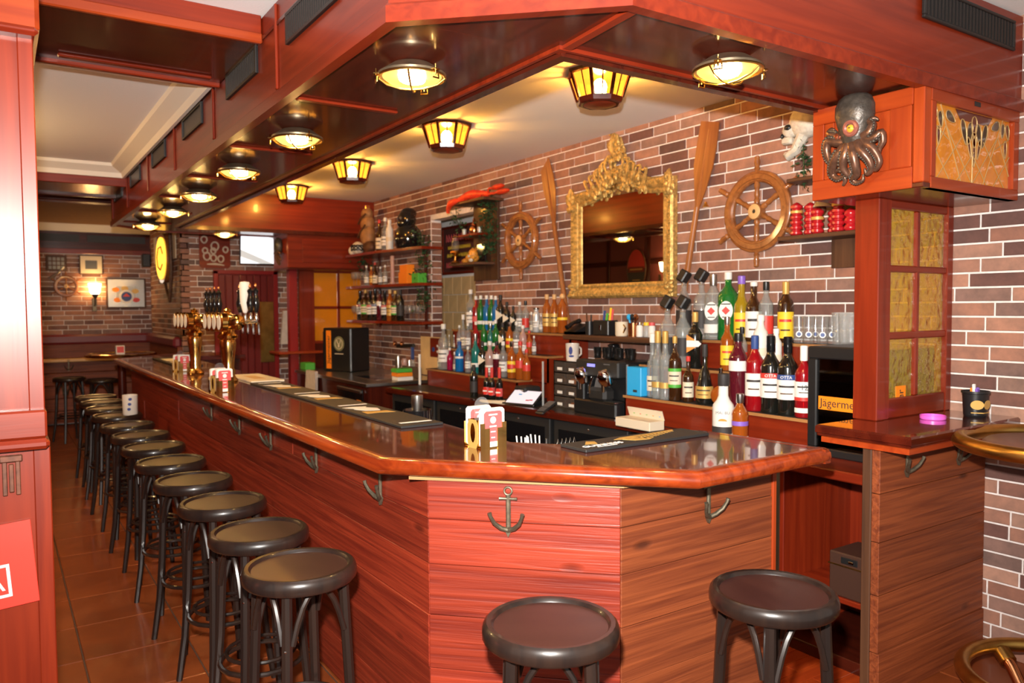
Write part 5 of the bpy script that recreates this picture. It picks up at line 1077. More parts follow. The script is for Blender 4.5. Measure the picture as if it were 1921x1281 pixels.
bot('R1',(1224,625,'small'),(1234,617,'cleargold'),(1248,618,'cleargold'),(1266,630,'greenlab'),(1291,668,'creamlab'),(1322,645,'orangelab'),(1352,690,'disc'),(1385,620,'winewhite'),(1416,629,'redliq'),(1446,629,'wine'),(1478,631,'wineblue'),(1508,648,'twelve'))
bot('L3',(883,543,'clear'),(893,555,'red'),(902,554,'green'),(913,554,'bluev'),(922,554,'green'),(930,555,'bluev'),(939,553,'black'),(951,566,'black'),(963,574,'black'),(975,566,'clear'),(986,564,'clearred'),(997,585,'small'),(1006,577,'silver'),(1015,590,'clear'),(1026,552,'whisky'),(1040,552,'whisky'),(1055,551,'cognac'))
bot('L2',(836,632,'small'),(843,628,'small'),(852,628,'small'),(862,610,'clear'),(869,590,'small'),(878,606,'clear'),(893,603,'red'),(908,602,'green'),(920,606,'teal'),(930,600,'green'),(943,605,'black'),(956,604,'amberor'),(969,603,'clear'),(981,610,'pinkc'),(993,620,'redor'),(1002,630,'clear'))
bot('L1',(824,650,'small'),(832,607,'clear'),(844,652,'magenta'),(853,660,'small'),(862,640,'bluebig'),(878,650,'clear'),(892,626,'teal'),(905,640,'black'),(919,640,'pinkc'),(932,640,'winewhite'),(944,640,'clear'),(960,640,'amberor'),(976,640,'redor'),(988,655,'redor'))
bot('C',(889,684,'winedark'),(913,689,'beer'),(923,689,'beer'),(937,689,'beer'))
bot('C',(1357,700,'malibu'),(1388,738,'orange'))
bot('S2',(688,498,'clear'),(697,500,'whisky'),(704,492,'creamlab'),(714,500,'clear'),(723,497,'clear'))
bot('S1',(676,545,'wine'),(686,543,'greenlab'),(695,545,'wine'),(704,542,'wineblue'),(713,545,'winewhite'),(722,545,'wine'),(732,543,'whisky'),(742,545,'greenlab'),(751,543,'winedark'))
bot('S3',(712,412,'creamlab'),(723,408,'clear'),(731,412,'white'))
GR={'R':'bottles on the right steps','L':'bottles on the left steps','C':'bottles on the back counter','S':'bottles on the corner shelves'}
cnt={}; PL={}
LIM={'R1':(X1,X2),'L1':(X1,X2),'R2':(X2,X3),'L2':(X2,X3),'R3':(X3,WX-.014),'L3':(X3,WX-.014),'C':(3.06,3.33),'S1':(3.49,WX-.014),'S2':(3.49,WX-.014),'S3':(3.49,WX-.014)}
for row,px,ty,k in TODO:
    X,z,name=ROWS[row]; i=cnt.get(row,0); cnt[row]=i+1; lo,hi=LIM[row]; best=None
    for n in range(9):                                   # slide along the line of sight until it clears its neighbours
        r0=KINDS[k][2]*1.05; Xc=lo+r0+.006+(hi-lo-2*r0-.012)*n/8 if hi-lo>2*r0+.02 else (lo+hi)/2
        p=aX(px,ty+40,Xc); h=min(max(aX(px,ty,Xc).z-z,.12),.42); r=KINDS[k][2]*h/HB
        gap=min([(Vector((p.x,p.y))-q).length/(r+rq) for q,rq in PL.get(row,[])] or [9]); sc=min(gap,1.02)-abs(Xc-X)*.3
        if best is None or sc>best[0]: best=(sc,p,h,r,gap)
    _,p,h,r,gap=best; slim=max(.66,min(1,(hi-lo-.004)/(2*r),gap*.98)); PL.setdefault(row,[]).append((Vector((p.x,p.y)),r*slim))
    lab=KINDS[k][0]+', '+ORD[i]+' from left '+name; M=place((p.x,p.y,z),random.uniform(-.15,.15)); g=GR[row[0]]
    if k not in PROTO: o=PROTO[k]=make_bottle(k,lab,M,h/HB,g)
    else: o=dup(PROTO[k],M,lab,g,h/HB)
    o.scale=(h/HB*slim,h/HB*slim,h/HB)
# ---- glasses
def make_glass(label,M,group,h=.15,r=.036,emb=True):
    g=thing('beer_glass',label,'glass',M=M,group=group)
    obj('tumbler',MB().lathe([(0,.0),(r*.82,0),(r*.82,.008),(r,h),(r*.95,h),(r*.76,.014),(0,.014)],16),K['frost'] if not emb else K['clear'],g)
    if emb: F=frame((0,0,0),(-.8,-.6,0)); obj('round_emblem',MB(Matrix.Translation((-.8*r*.92,-.6*r*.92,.05)) @ F).prism(circ(.017,14),0,.003),K['paper'],g); obj('emblem_centre',MB(Matrix.Translation((-.8*r*.92,-.6*r*.92,.05)) @ F).prism(circ(.011,12),.003,.004),K['navy'],g)
    return g
G0=None
for i,(px,X) in enumerate(((1499,3.72),(1517,3.70),(1543,3.70),(1530,3.78),(1561,3.77))):
    p=aX(px,600,X); M=place((p.x,p.y,ZR[2])); lab='upturned beer glass with round emblem, '+ORD[i]+' from left on right top step'
    if i==0: G0=make_glass(lab,M,'beer glasses on the right top step')
    else: dup(G0,M,lab)
G1=None
fac=tint('faceted_glass',(.95,.96,.96),.04,ior=1.7,body=.10,bcol=(.8,.8,.8),bump=.5,bscale=60)
for i,(px,X) in enumerate(((1572,3.72),(1584,3.70),(1596,3.72),(1578,3.79),(1590,3.79))):
    p=aX(px,600,X); M=place((p.x,p.y,ZR[2])); lab='ribbed tall glass, '+ORD[i]+' of the cluster left of the post'
    if G1 is None:
        G1=thing('ribbed_glass',lab,'glass',M=M,group='ribbed tall glasses')
        obj('tumbler',MB().lathe([(0,0),(.026,0),(.027,.01),(.033,.17),(.031,.17),(.024,.012),(0,.012)],16,sm=False),fac,G1)
    else: dup(G1,M,lab)
# ---------------------------------------------------------------- drinks fridge
fg=thing('drinks_fridge','black glass door fridge with orange name strip beside the post','fridge',M=frame((3.30,2.345,BCZ),(-1,0,0)))
obj('body',MB().box(0,.0,-.42,.40,.53,-.03,.008),K['black'],fg); d_=obj('door_frame',MB().box(0,0,-.03,.40,.04,.0,.006).box(0,.47,-.03,.40,.53,0,.006).box(0,.04,-.03,.05,.47,0,.006).box(.35,.04,-.03,.40,.47,0,.006),K['black'],fg)
obj('glass',MB().box(.05,.04,-.02,.35,.47,-.015),tint('fridge_glass',(.35,.30,.27),.03),fg); obj('lining',MB().box(.03,.04,-.0299,.37,.47,-.0295),mat('fridge_lining',(.035,.018,.012),.6),fg)
for k in range(3): obj('shelf',MB().box(.05,.14+k*.11,-.029,.35,.145+k*.11,-.021),K['steel'],fg)
ns=obj('name_strip',MB().box(.055,.225,-.0148,.35,.290,-.012),K['orangep'],fg)
text('Jägermeister',.056,K['darkprint'],ns,Matrix.Translation((.205,.258,-.0118)),sx=1.0)
s2_=obj('side_strip',MB().box(.402,.06,-.16,.405,.36,-.08),K['orangep'],fg)
text('Jägermeister',.062,K['darkprint'],s2_,Matrix(((0,0,1,.4055),(1,0,0,.21),(0,1,0,-.12),(0,0,0,1))),sx=.85)
one('glass_coaster',MB().lathe([(0,0),(.03,0),(.034,.028),(0,.03)],16,(3.66,2.29,ZR[2]+.012)),K['copper'],'small copper cup on the fridge top beside the glasses','cup')
# ---------------------------------------------------------------- coffee machine and neighbours
cmY0,cmY1=3.76,4.20
cm=thing('coffee_machine','black two-spout coffee machine with chrome heads on the back counter','coffee machine',M=frame((3.30,cmY1,BCZ),(-1,0,0))); wdt=cmY1-cmY0
obj('body',MB().box(0,.10,-.42,wdt,.36,-.10,.01).box(0,.0,-.42,wdt,.10,.0,.01),K['black'],cm); obj('upper_front',MB().box(.0,.26,-.10,wdt,.37,-.02,.01),K['matte'],cm); obj('side_column',MB().box(.0,.08,-.1,.09,.30,-.02,.008),K['black'],cm); obj('hood',MB().box(.15,.10,-.10,.33,.19,.0,.02),K['matte'],cm)
obj('display',MB().box(.13,.325,-.02,.21,.345,-.017),K['lcd'],cm); obj('maker_plate',MB().box(.30,.345,-.02,.36,.352,-.017),K['grey'],cm); obj('vent',MB().prism([(.19,.19),(.27,.19),(.25,.25),(.21,.25)],-.10,-.03),K['grey'],cm)
for x in (.10,.34):
    h=obj('spout_head',MB(Matrix.Translation((x,.26,-.0)) @ Matrix.Rotation(-1.1,4,'X')).lathe([(0,.06),(.03,.055),(.048,.03),(.052,.0),(.045,-.04),(0,-.045)],18),K['chrome'],cm); obj('nozzle',MB().tube([(x,.22,.02),(x,.17,.02)],.012,8),K['chrome'],cm)
obj('drip_grid',MB().box(.32,.10,-.08,.43,.106,.0),K['steel'],cm); obj('steam_wand',MB().tube([(.22,.26,.01),(.20,.20,.02),(.195,.15,.02)],.008,8),K['chrome'],cm)
for i in range(7):
    c=Vector((3.48+.03*(i%2),cmY1-.045-.058*i,BCZ+.372)); g=thing('espresso_glass','dark espresso glass, '+ORD[i]+' from left on the coffee machine','glass',tuple(c),group='glasses on the coffee machine')
    obj('bowl',MB().lathe([(0,.0),(.022,0),(.026,.006),(.024,.02),(.030,.075),(.027,.075),(.018,.015),(0,.012)],14),tint('smoked_glass',(.12,.11,.10),body=.6,bcol=(.015,.015,.015)) if i==0 else K['smoked'],g)
    if i==0: K['smoked']=g.children[0].data.materials[0]
c=Vector((3.42,4.28,BCZ)); du=thing('drawer_tower','clear plastic drawer tower with labelled drawers left of coffee machine','drawers',M=frame((3.36,4.50,BCZ),(-1,0,0)))
K['acryl']=tint('smoky_acrylic',(.55,.50,.46),.05,body=.25,bcol=(.25,.20,.17))
for j in range(4):
    for i in range(2):
        x0,z0=i*.135,.0+j*.085; d_=obj('drawer',MB().box(x0+.004,z0+.004,-.28,x0+.131,z0+.081,0,.004),K['acryl'],du); obj('tag',MB().box(x0+.04,z0+.02,.0,x0+.095,z0+.04,.003),K['paper'],d_); obj('contents',MB().box(x0+.015,z0+.008,-.2,x0+.12,z0+.045,-.03,.005),K[['walX','orangep','darkprint','pinkred'][(i+j*2)%4]] if (i+j)%2 else K['walX'],d_)
obj('frame',MB().box(0,-.001,-.29,.27,.003,.002).box(0,.34,-.29,.27,.345,.002).box(-.004,0,-.29,0,.345,.002).box(.27,0,-.29,.274,.345,.002),K['chrome'],du)
mg=thing('stoneware_mug','grey stoneware mug with blue leaf painting on the drawer tower','mug',(3.45,4.40,BCZ+.345)); obj('body',MB().lathe([(0,0),(.042,0),(.046,.01),(.050,.12),(.046,.12),(.040,.012),(0,.012)],18),K['stone'],mg); obj('blue_leaf',MB(Matrix.Translation((-.8*.047,-.6*.047,.06)) @ frame((0,0,0),(-.8,-.6,0))).prism(circ(.014,10,(0,.01),.030),-.004,.003).prism(circ(.02,8,(.005,-.03),.008),-.004,.003),K['cobalt'],mg); obj('handle',MB().tube([(.05,0,.10),(.08,0,.08),(.08,0,.04),(.05,0,.02)],.007,6),K['stone'],mg)
cs_=thing('cup_stack','stack of black cups on the coffee machine beside the mug','cups',(3.60,4.12,BCZ+.362)); obj('cups',MB().lathe([(0,0),(.03,0)]+[q for k in range(8) for q in ((.042,.006+k*.012),(.046,.010+k*.012),(.042,.014+k*.012))]+[(.03,.105),(0,.105)],18),K['gloss'],cs_)
one('acrylic_post',MB().tube([(3.32,4.585,BCZ),(3.32,4.585,BCZ+.33)],.008,8),K['frost'],'upright clear acrylic rod beside the drawer tower','rod')
bb=thing('blue_box','bright blue carton on the right lowest step beside coffee machine','box',(3.385,3.66,ZR[0])); obj('carton',MB().box(-.02,-.065,0,.06,.065,.185,.004),K['blue'],bb); obj('logo',MB().box(-.022,-.03,.025,-.02,.005,.04),K['darkprint'],bb)
tbm=thing('till_tablet','touch tablet on a dark stand on the back counter','tablet',(3.24,4.72,BCZ),.15); Mt=Matrix.Rotation(radians(-55),4,'Y'); obj('stand',MB().box(-.03,-.08,0,.12,.08,.03,.006),K['black'],tbm)
Mt=Matrix.Translation((.0,0,.06)) @ frame((0,0,0),(-.55,-.1,.83)); obj('casing',MB(Mt).box(-.14,-.085,-.012,.14,.085,0,.004),K['black'],tbm); sc2=obj('screen',MB(Mt).box(-.125,-.072,0,.125,.072,.001),K['tablet'],tbm)
for x,y,mk_ in ((-.06,.02,'blue'),(.04,-.04,'redprint'),(.07,-.035,'redprint')): obj('icon',MB(Mt).box(x,y,.001,x+.03,y+.012,.0015),K[mk_],sc2)
ct_=thing('card_terminal','dark card terminal on the back counter before the drawer tower','card terminal',(3.20,4.38,BCZ),.2); Mt=Matrix.Translation((0,0,.03)) @ frame((0,0,0),(-.4,0,.9)); obj('body',MB(Mt).box(-.04,-.09,-.02,.04,.08,0,.008),K['black'],ct_); obj('face',MB(Mt).box(-.032,-.01,0,.032,.07,.002),K['grey'],ct_)
for i in range(3): obj('key_row',MB(Mt).box(-.03,-.03-.018*i,0,.03,-.02-.018*i,.003),K['grey'],ct_)
pr=thing('receipt_printer','black receipt printer at the end of the left steps','printer',(3.33,4.82,BCZ)); obj('body',MB().box(-.06,-.075,0,.09,.075,.13,.012),K['matte'],pr); obj('paper_slot',MB().box(-.062,-.05,.10,-.06,.05,.104),K['paper'],pr); obj('front_light',MB().box(-.063,-.055,.03,-.06,-.045,.035),K['grey'],pr)
one('paper_strips',MB().tube(smooth([(3.12,5.15,BCZ+.004),(3.14,4.98,BCZ+.012),(3.20,4.85,BCZ+.02)]),.008,6,flat=.3).tube(smooth([(3.10,5.12,BCZ+.004),(3.08,4.98,BCZ+.008),(3.14,4.86,BCZ+.012)]),.008,6,flat=.3),K['cream_paper'],'loop of pale till paper lying on the back counter','paper')
tbx=thing('tea_box','open cream carton with coloured dots on the back counter','carton',(3.19,3.42,BCZ)); obj('tray',MB().box(-.06,-.15,0,.06,.15,.055,.004),K['cream_paper'],tbx); fl_=obj('flap',MB(Matrix.Translation((.06,0,.055)) @ Matrix.Rotation(-.35,4,'Y')).box(-.002,-.15,0,.002,.15,.06),K['cream_paper'],tbx)
for k,mk_ in enumerate(('green','redprint','green','orangep','blue')): obj('dot',MB(Matrix.Translation((.056,.10-.055*k,.082)) @ frame((0,0,0),(-1,0,.36))).prism(circ(.011,12),-.002,.004),K[mk_],fl_)
# ---- things on the mid shelf
def onshelf(px,X=3.68): p=aX(px,620,X); return (X,p.y,1.42)
ph=thing('desk_phone','black desk telephone on the shelf under the mirror','telephone',onshelf(1082)); obj('base',MB().prism([(-.07,-.07),(.07,-.07),(.07,.07),(-.07,.07)],0,.02).add([(-.07,-.07,.02),(.07,-.07,.08),(.07,.07,.08),(-.07,.07,.02),(-.07,-.07,0),(.07,-.07,0),(.07,.07,0),(-.07,.07,0)],[(0,1,2,3),(4,5,1,0),(5,6,2,1),(6,7,3,2),(7,4,0,3)]),K['black'],ph); obj('handset',MB().tube([(-.06,.05,.05),(.0,.05,.085),(.07,.05,.10)],[.02,.014,.02],8),K['gloss'],ph)
pc=thing('pen_cup','black cup of pens beside the telephone','pen cup',onshelf(1106)); obj('cup',MB().lathe([(0,0),(.032,0),(.034,.10),(.031,.10),(.028,.006),(0,.006)],14),K['black'],pc)
for x,y,mk_,h in ((-.01,.01,'walX',.16),(.01,0,'paper',.15),(.0,-.012,'darkprint',.15)): obj('pen',MB().tube([(x,y,.01),(x*1.6,y*1.6,h)],.006,6),K[mk_],pc)
kx=thing('cutlery_box','black box of pens and openers on the shelf under the mirror','box',onshelf(1136)); obj('box',MB().box(-.05,-.085,0,.05,.085,.11,.006),K['black'],kx)
for y,mk_,h in ((.03,'navy',.18),(.0,'green',.16),(-.04,'yellow',.20),(-.06,'pinkred',.19)): obj('pen',MB().tube([(0,y,.05),(.01,y-.01,h)],.009,6),K[mk_],kx)
obj('badge',MB().box(-.052,-.005,.04,-.05,.012,.075),K['chrome'],kx)
m1=thing('cream_mug','cream mug on the shelf under the mirror','mug',onshelf(1166)); obj('body',MB().lathe([(0,0),(.040,0),(.045,.01),(.045,.10),(.041,.10),(.038,.01),(0,.01)],18),K['cream_paper'],m1); obj('handle',MB().tube([(-.02,-.042,.08),(-.03,-.075,.06),(-.02,-.042,.025)],.006,6),K['brass'],m1)
m2=thing('copper_mug','copper mug with blue and brown brushes on the shelf','mug',onshelf(1188)); obj('body',MB().lathe([(0,0),(.036,0),(.040,.095),(.036,.095),(.033,.008),(0,.008)],18),K['copper'],m2)
for x,y,mk_ in ((-.01,.03,'blue'),(0,.01,'black'),(.0,-.025,'copper'),(.01,-.01,'black')): obj('brush',MB().tube([(x,y*.3,.05),(x,y,.12)],.006,6).ell((x,y*1.1,.135),.018,.018,.022,8,6),K[mk_],m2)
for i,(px,cm1,cm2,l) in enumerate(((1200,'paper','chrome','white spice bottle with silver cap on the shelf'),(1213,'frost','yellow','spice jar with yellow lid on the shelf'),(1223,'paper','pinkred','white jar with red lid at the end of the shelf'))):
    j=thing('spice_jar',l,'jar',onshelf(px)); obj('body',MB().lathe([(0,0),(.022,0),(.024,.006),(.024,.07),(.018,.078),(0,.078)],14),K[cm1],j); obj('lid',MB().lathe([(.020,.078),(.022,.08),(.022,.10),(0,.101)],12),K[cm2],j)
# ---------------------------------------------------------------- corner shelves and sink
csf=thing('corner_shelves','three red shelves of glasses and bottles left of the opening','shelf',(3.7,8.0,1.46))
for z in (1.46,1.855,2.225): obj('shelf_board',MB().prism([(3.45,8.74),(3.45,7.9),(3.58,7.02),(WX-.012,7.02),(WX-.012,8.74)],z,z+.028),K['mahY'],csf,True)
for y in (7.35,8.55): obj('bracket',MB().box(WX-.04,y,1.40,WX-.012,y+.03,2.28,.003),K['mahdZ'],csf,True)
def gl(label,M,group,h=.15): 
    g=thing('stem_glass',label,'glass',M=M,group=group); obj('bowl',MB().lathe([(.0,.075),(.012,.078),(.032,.10),(.036,.13),(.030,h+.02),(.028,h+.02),(.033,.13),(.028,.10),(0,.085)],14),K['clear'],g); obj('stem',MB().lathe([(0,0),(.03,0),(.03,.004),(.004,.01),(.004,.075)],12),K['clear'],g); return g
Gs=None; n_=0
for row,z,pxs in (('lowest',1.488,(652,660,668,760,768,776,784,792)),('middle',1.883,(648,656,664,672))):
    for i,px in enumerate(pxs):
        p=aX(px,560,3.53+.085*(i%2)+(.12 if px>700 else 0)); p.y=min(p.y,8.69-.085*(i//2) if row=='middle' else 8.69-.09*(i//2 if i<3 else 0))
        lab='stemmed glass '+ORD[i]+' from left among glasses on '+row+' corner shelf'
        if Gs is None: Gs=gl(lab,place((p.x,p.y,z)),'stem glasses on the corner shelves')
        else: dup(Gs,place((p.x,p.y,z)),lab)
def onS(px,X,z): p=aX(px,500,X); return (X,min(p.y,8.64),z)
o=one('orange_carton',MB(place(onS(763,3.62,1.883))).box(-.05,-.10,0,.05,.10,.12).box(-.045,-.09,.12,.045,.08,.20),K['orangep'],'stacked orange and red cartons on the middle corner shelf','carton')
one('green_carton',MB(place(onS(786,3.62,1.883))).box(-.05,-.075,0,.05,.075,.10,.003),K['green'],'green carton beside the orange ones on middle corner shelf','carton')
one('tall_candle',MB(place(onS(736,3.52,1.883))).lathe([(0,0),(.035,0),(.03,.02),(.022,.02),(.022,.30),(0,.31)],14),K['g_pink'],'tall pale candle on the middle corner shelf','candle')
sh_=thing('carved_ship','carved wooden sailing figure on the top corner shelf','carving',onS(690,3.62,2.253)); cw=mat('carved_pale_wood',(.30,.15,.06),.6,noise=.3,nscale=12,bump=.3,bscale=20)
obj('sail',MB().ell((0,-.01,.22),.085,.115,.13,12,8).ell((.01,.01,.36),.08,.11,.11,12,8).ell((.0,.0,.47),.065,.10,.075,12,8),cw,sh_); obj('fold',MB().tube([(-.07,.11,.20),(-.085,0,.27),(-.07,-.10,.33)],.012,6).tube([(-.07,.10,.36),(-.08,0,.42),(-.06,-.09,.46)],.011,6),K['walY'],sh_); obj('hull',MB().ell((0,-.03,.08),.07,.13,.09,12,8),K['walY'],sh_); obj('mast_top',MB().box(-.03,-.03,.50,.03,.03,.57,.006),K['copper'],sh_)
bu=thing('black_bust','glossy black carved bust on the top corner shelf','bust',onS(766,3.62,2.253)); obj('torso',MB().lathe([(0,0),(.12,0),(.14,.04),(.15,.10),(.14,.18),(.09,.24)],18),K['gloss'],bu); obj('head',MB().ell((-.01,0,.30),.10,.10,.115,16,10).ell((-.07,.0,.26),.05,.06,.05,10,8),K['gloss'],bu); obj('crest',MB().ell((.01,0,.37),.09,.08,.06,12,8),K['gloss'],bu)
for s_ in (-1,1): obj('eye',MB().ell((-.10,s_*.035,.31),.014,.016,.012,8,6),K['grey'],bu); obj('shoulder',MB().ell((0,s_*.12,.13),.07,.07,.09,10,8),K['gloss'],bu)
sb=thing('striped_ball','black and white patterned ball ornament on the top corner shelf','ornament',onS(672,3.52,2.253)); obj('ball',MB().ell((0,0,.075),.075),K['bone'],sb)
for q in range(4): obj('stripe',MB().tube([(.077*cos(a*.35+q)*cos(.2*q),.077*sin(a*.35+q),.075+.03*sin(a*.9+q)) for a in range(14)],.009,5),K['black'],sb)
one('white_skull_cup',MB(place(onS(658,3.50,2.253))).ell((0,0,.05),.05,.05,.055),K['bone'],'small white round skull ornament at left end of top corner shelf','ornament')
ivy('long plastic ivy hanging down at the right end of corner shelves',[(3.66,7.18,2.40),(3.64,7.12,2.2),(3.64,7.14,2.0),(3.66,7.12,1.8),(3.66,7.15,1.58)],330,.05,.022,7)
ivy('tuft of plastic ivy under the left end of top corner shelf',[(3.62,8.62,2.22),(3.62,8.58,2.12)],90,.05,.022,8)
sk_=thing('sink_counter','stainless sink counter on dark red cabinets at the far end','sink',(3.4,8,0))
obj('steel_top',MB().box(2.93,6.95,.865,WX-.012,9.10,.90,.004),K['steel'],sk_,True); obj('cabinet_end',MB().box(2.96,6.98,0,WX-.02,7.0,.865),K['mahdZ'],sk_,True); obj('cabinet_front',MB().box(2.96,7.0,0,2.98,9.1,.865),K['mahdZ'],sk_,True)
obj('basin',MB().box(3.15,7.25,.9005,3.60,7.8,.903),K['chrome'],sk_,True); d_=obj('dishwasher_door',MB().box(2.945,7.08,.20,2.96,7.75,.83,.004),K['gloss'],sk_,True); obj('handle',MB().box(2.93,7.10,.79,2.945,7.73,.82,.004),K['steel'],d_,True); obj('sticker',MB().box(2.942,7.12,.62,2.945,7.22,.72),K['orangep'],d_,True)
tp_=thing('sink_tap','black and brass mixer tap on the brick wall above the sink','tap',(3.75,7.75,1.15)); obj('body',MB().tube([(WX-.02,7.95,1.20),(3.74,7.95,1.20),(3.74,7.55,1.22)],.022,8),K['black'],tp_,True); obj('spout',MB().tube([(3.74,7.58,1.20),(3.70,7.50,1.08)],.02,8),K['navy'],tp_,True)
for y in (7.98,7.80): obj('knob',MB().ell((3.72,y,1.23),.025),K['copper'],tp_,True)
for i,(y,mk_,h,r) in enumerate(((7.86,'steel',.19,.032),(7.70,'g_pink',.17,.034),(7.58,'steel',.16,.026),(7.50,'g_clear',.17,.03))): one('shaker',MB(place((3.70,y,.903))).lathe([(0,0),(r*.8,0),(r,h*.7),(r*.8,h),(0,h)],14),K[mk_],['steel shaker beside the black drinks machine','pink glass beside the steel shaker at the sink','slim steel jigger right of the pink glass','clear glass at the right of the sink things'][i],'shaker' if i%2==0 else 'glass')
so=thing('socket_plate','red wall plate with switch and sockets on the cream panel','socket',M=frame((WX-.012,7.42,1.20),(-1,0,0))); obj('cream_panel',MB().box(-.10,-.29,.0,.45,.12,.008),K['creamtile'],so)
pl_=obj('plate',MB().box(.14,-.09,.008,.40,.11,.02,.004),K['mahX'],so)
for x,y,r,mk_ in ((.22,-.01,.025,'navy'),(.31,.03,.012,'paper'),(.31,-.03,.012,'paper')): obj('button',MB().prism(circ(r,14,(x,y)),.02,.026),K[mk_],pl_)
one('steel_splash',MB().box(3.55,7.05,.903,3.58,7.45,1.02,.003),K['steel'],'low steel splash plate at the right of the sink','splash plate')
for i,z in enumerate((.903,.943,.983)): one('sponge_pack',MB().box(3.28,6.98+.01*i,z,3.45,7.12+.01*i,z+.038,.004),K[['paper','orangep','green'][i]],['white lowest','orange middle','green topmost'][i]+' of the sponge packs stacked at the sink corner','sponge')
one('white_pipe',MB().tube([(3.31,6.56,.9),(3.31,6.56,1.19)],.012,8),K['paper'],'white upright tube at the left end of the bottle steps','tube')
one('green_sponge',MB().box(2.98,8.85,.903,3.10,9.05,.99,.01),K['green'],'green and white cloth bundle left of the black drinks machine','cloth')
one('bar_towel',MB().add([(2.90,8.60,.93),(2.90,8.30,.93),(2.89,8.27,.62),(2.89,8.63,.62),(2.94,8.58,.93),(2.94,8.32,.93),(2.925,8.30,.62),(2.925,8.60,.62)],[(0,1,2,3),(7,6,5,4),(0,4,5,1),(1,5,6,2),(2,6,7,3),(3,7,4,0)]),K['towel'],'pale towel hanging at the sink counter front','towel')
ja=thing('drinks_machine','black shot dispenser machine with orange strip on the sink counter','dispenser',M=frame((3.14,8.70,.903),(-.93,-.37,0)))
obj('body',MB().box(0,0,-.30,.46,.50,0,.012),K['black'],ja); st=obj('orange_strip',MB().box(.06,.03,.0,.14,.47,.004),K['orangep'],ja); text('Jägermeister',.07,K['darkprint'],st,Matrix.Translation((.10,.25,.005)) @ Matrix.Rotation(pi/2,4,'Z'),sx=.92)
em=obj('round_emblem',MB().prism(circ(.085,24,(.27,.32)),.0,.003),mat('pale_green_emblem',(.20,.20,.10),.5),ja); obj('inner_ring',MB().tube([(.27+.06*cos(2*pi*k/20),.32+.06*sin(2*pi*k/20),.004) for k in range(20)],.003,4,True),K['cream_paper'],em); obj('antlers',MB().tube([(.24,.36,.005),(.25,.33,.005),(.27,.31,.005),(.29,.33,.005),(.30,.36,.005)],.004,4).ell((.27,.295,.005),.012,.02,.004,8,6),K['cream_paper'],em)
obj('maker_line',MB().box(.20,.20,.0,.34,.208,.003),K['cream_paper'],ja); obj('side_bottle_rack',MB().box(-.03,.02,-.28,-.004,.46,-.02,.01),K['gloss'],ja); obj('orange_tag',MB().box(-.034,.26,-.20,-.03,.33,-.08),K['orangep'],ja)
# ---------------------------------------------------------------- on the bar
def make_tower(label,M,white):
    t=thing('beer_tap_tower',label,'beer tap',M=M,group='brass beer tap towers')
    obj('column',MB().lathe([(0,0),(.062,0),(.066,.012),(.050,.03),(.040,.05),(.046,.075),(.038,.10),(.046,.20),(.056,.27),(.050,.295),(.066,.305),(.070,.325),(.050,.34),(.044,.37),(.060,.39)],24),K['brass'],t)
    obj('drum',MB(Matrix.Translation((0,0,.42)) @ Matrix.Rotation(pi/2,4,'X')).lathe([(0,-.30),(.03,-.295),(.052,-.27),(.046,-.25),(.052,-.20),(.052,.20),(.046,.25),(.052,.27),(.03,.295),(0,.30)],20),K['brass'],t); obj('drum_crown',MB().lathe([(.045,.45),(.05,.465),(.025,.485),(.03,.50),(0,.52)],14),K['brass'],t)
    for i in range(4):
        y=-.21+.14*i
        m=obj('medallion',MB(Matrix.Translation((-.05,y,.42)) @ Matrix.Rotation(-pi/2,4,'Y')).lathe([(.048,0),(.064,.01),(.067,.045),(.055,.055),(0,.056)],20),K['brass'],t); obj('face',MB(Matrix.Translation((-.1065,y,.42)) @ Matrix.Rotation(-pi/2,4,'Y')).lathe([(.050,0),(.050,.002),(0,.003)],18),K['paper'],m)
        f=obj('tap',MB().tube([(.05,y,.42),(.14,y,.425),(.15,y,.40),(.155,y,.33)],[.014,.014,.014,.011],8).lathe([(.013,.42),(.016,.44),(.012,.47),(.010,.49)],10,(.14,y,0)),K['chrome'],t)
        if white and i==2: obj('handle',MB().lathe([(.012,.48),(.020,.50),(.034,.56),(.038,.68),(.032,.70),(0,.705)],14,(.14,y,0)),K['paper'],f)
        else: obj('handle',MB().lathe([(.010,.48),(.018,.50),(.027,.55),(.018,.59),(.014,.61),(.021,.635),(.010,.65)],12,(.14,y,0)),K['gloss'],f); obj('finial',MB().ell((.14,y,.665),.010,.010,.018,8,6),K['copper'],f)
    return t
p=aZ(362,702,BZ); make_tower('brass beer tap tower farther along the bar',place((1.28,6.42,BZ)),False)
make_tower('brass beer tap tower with white handle, nearer of two',place((1.33,5.58,BZ)),True)
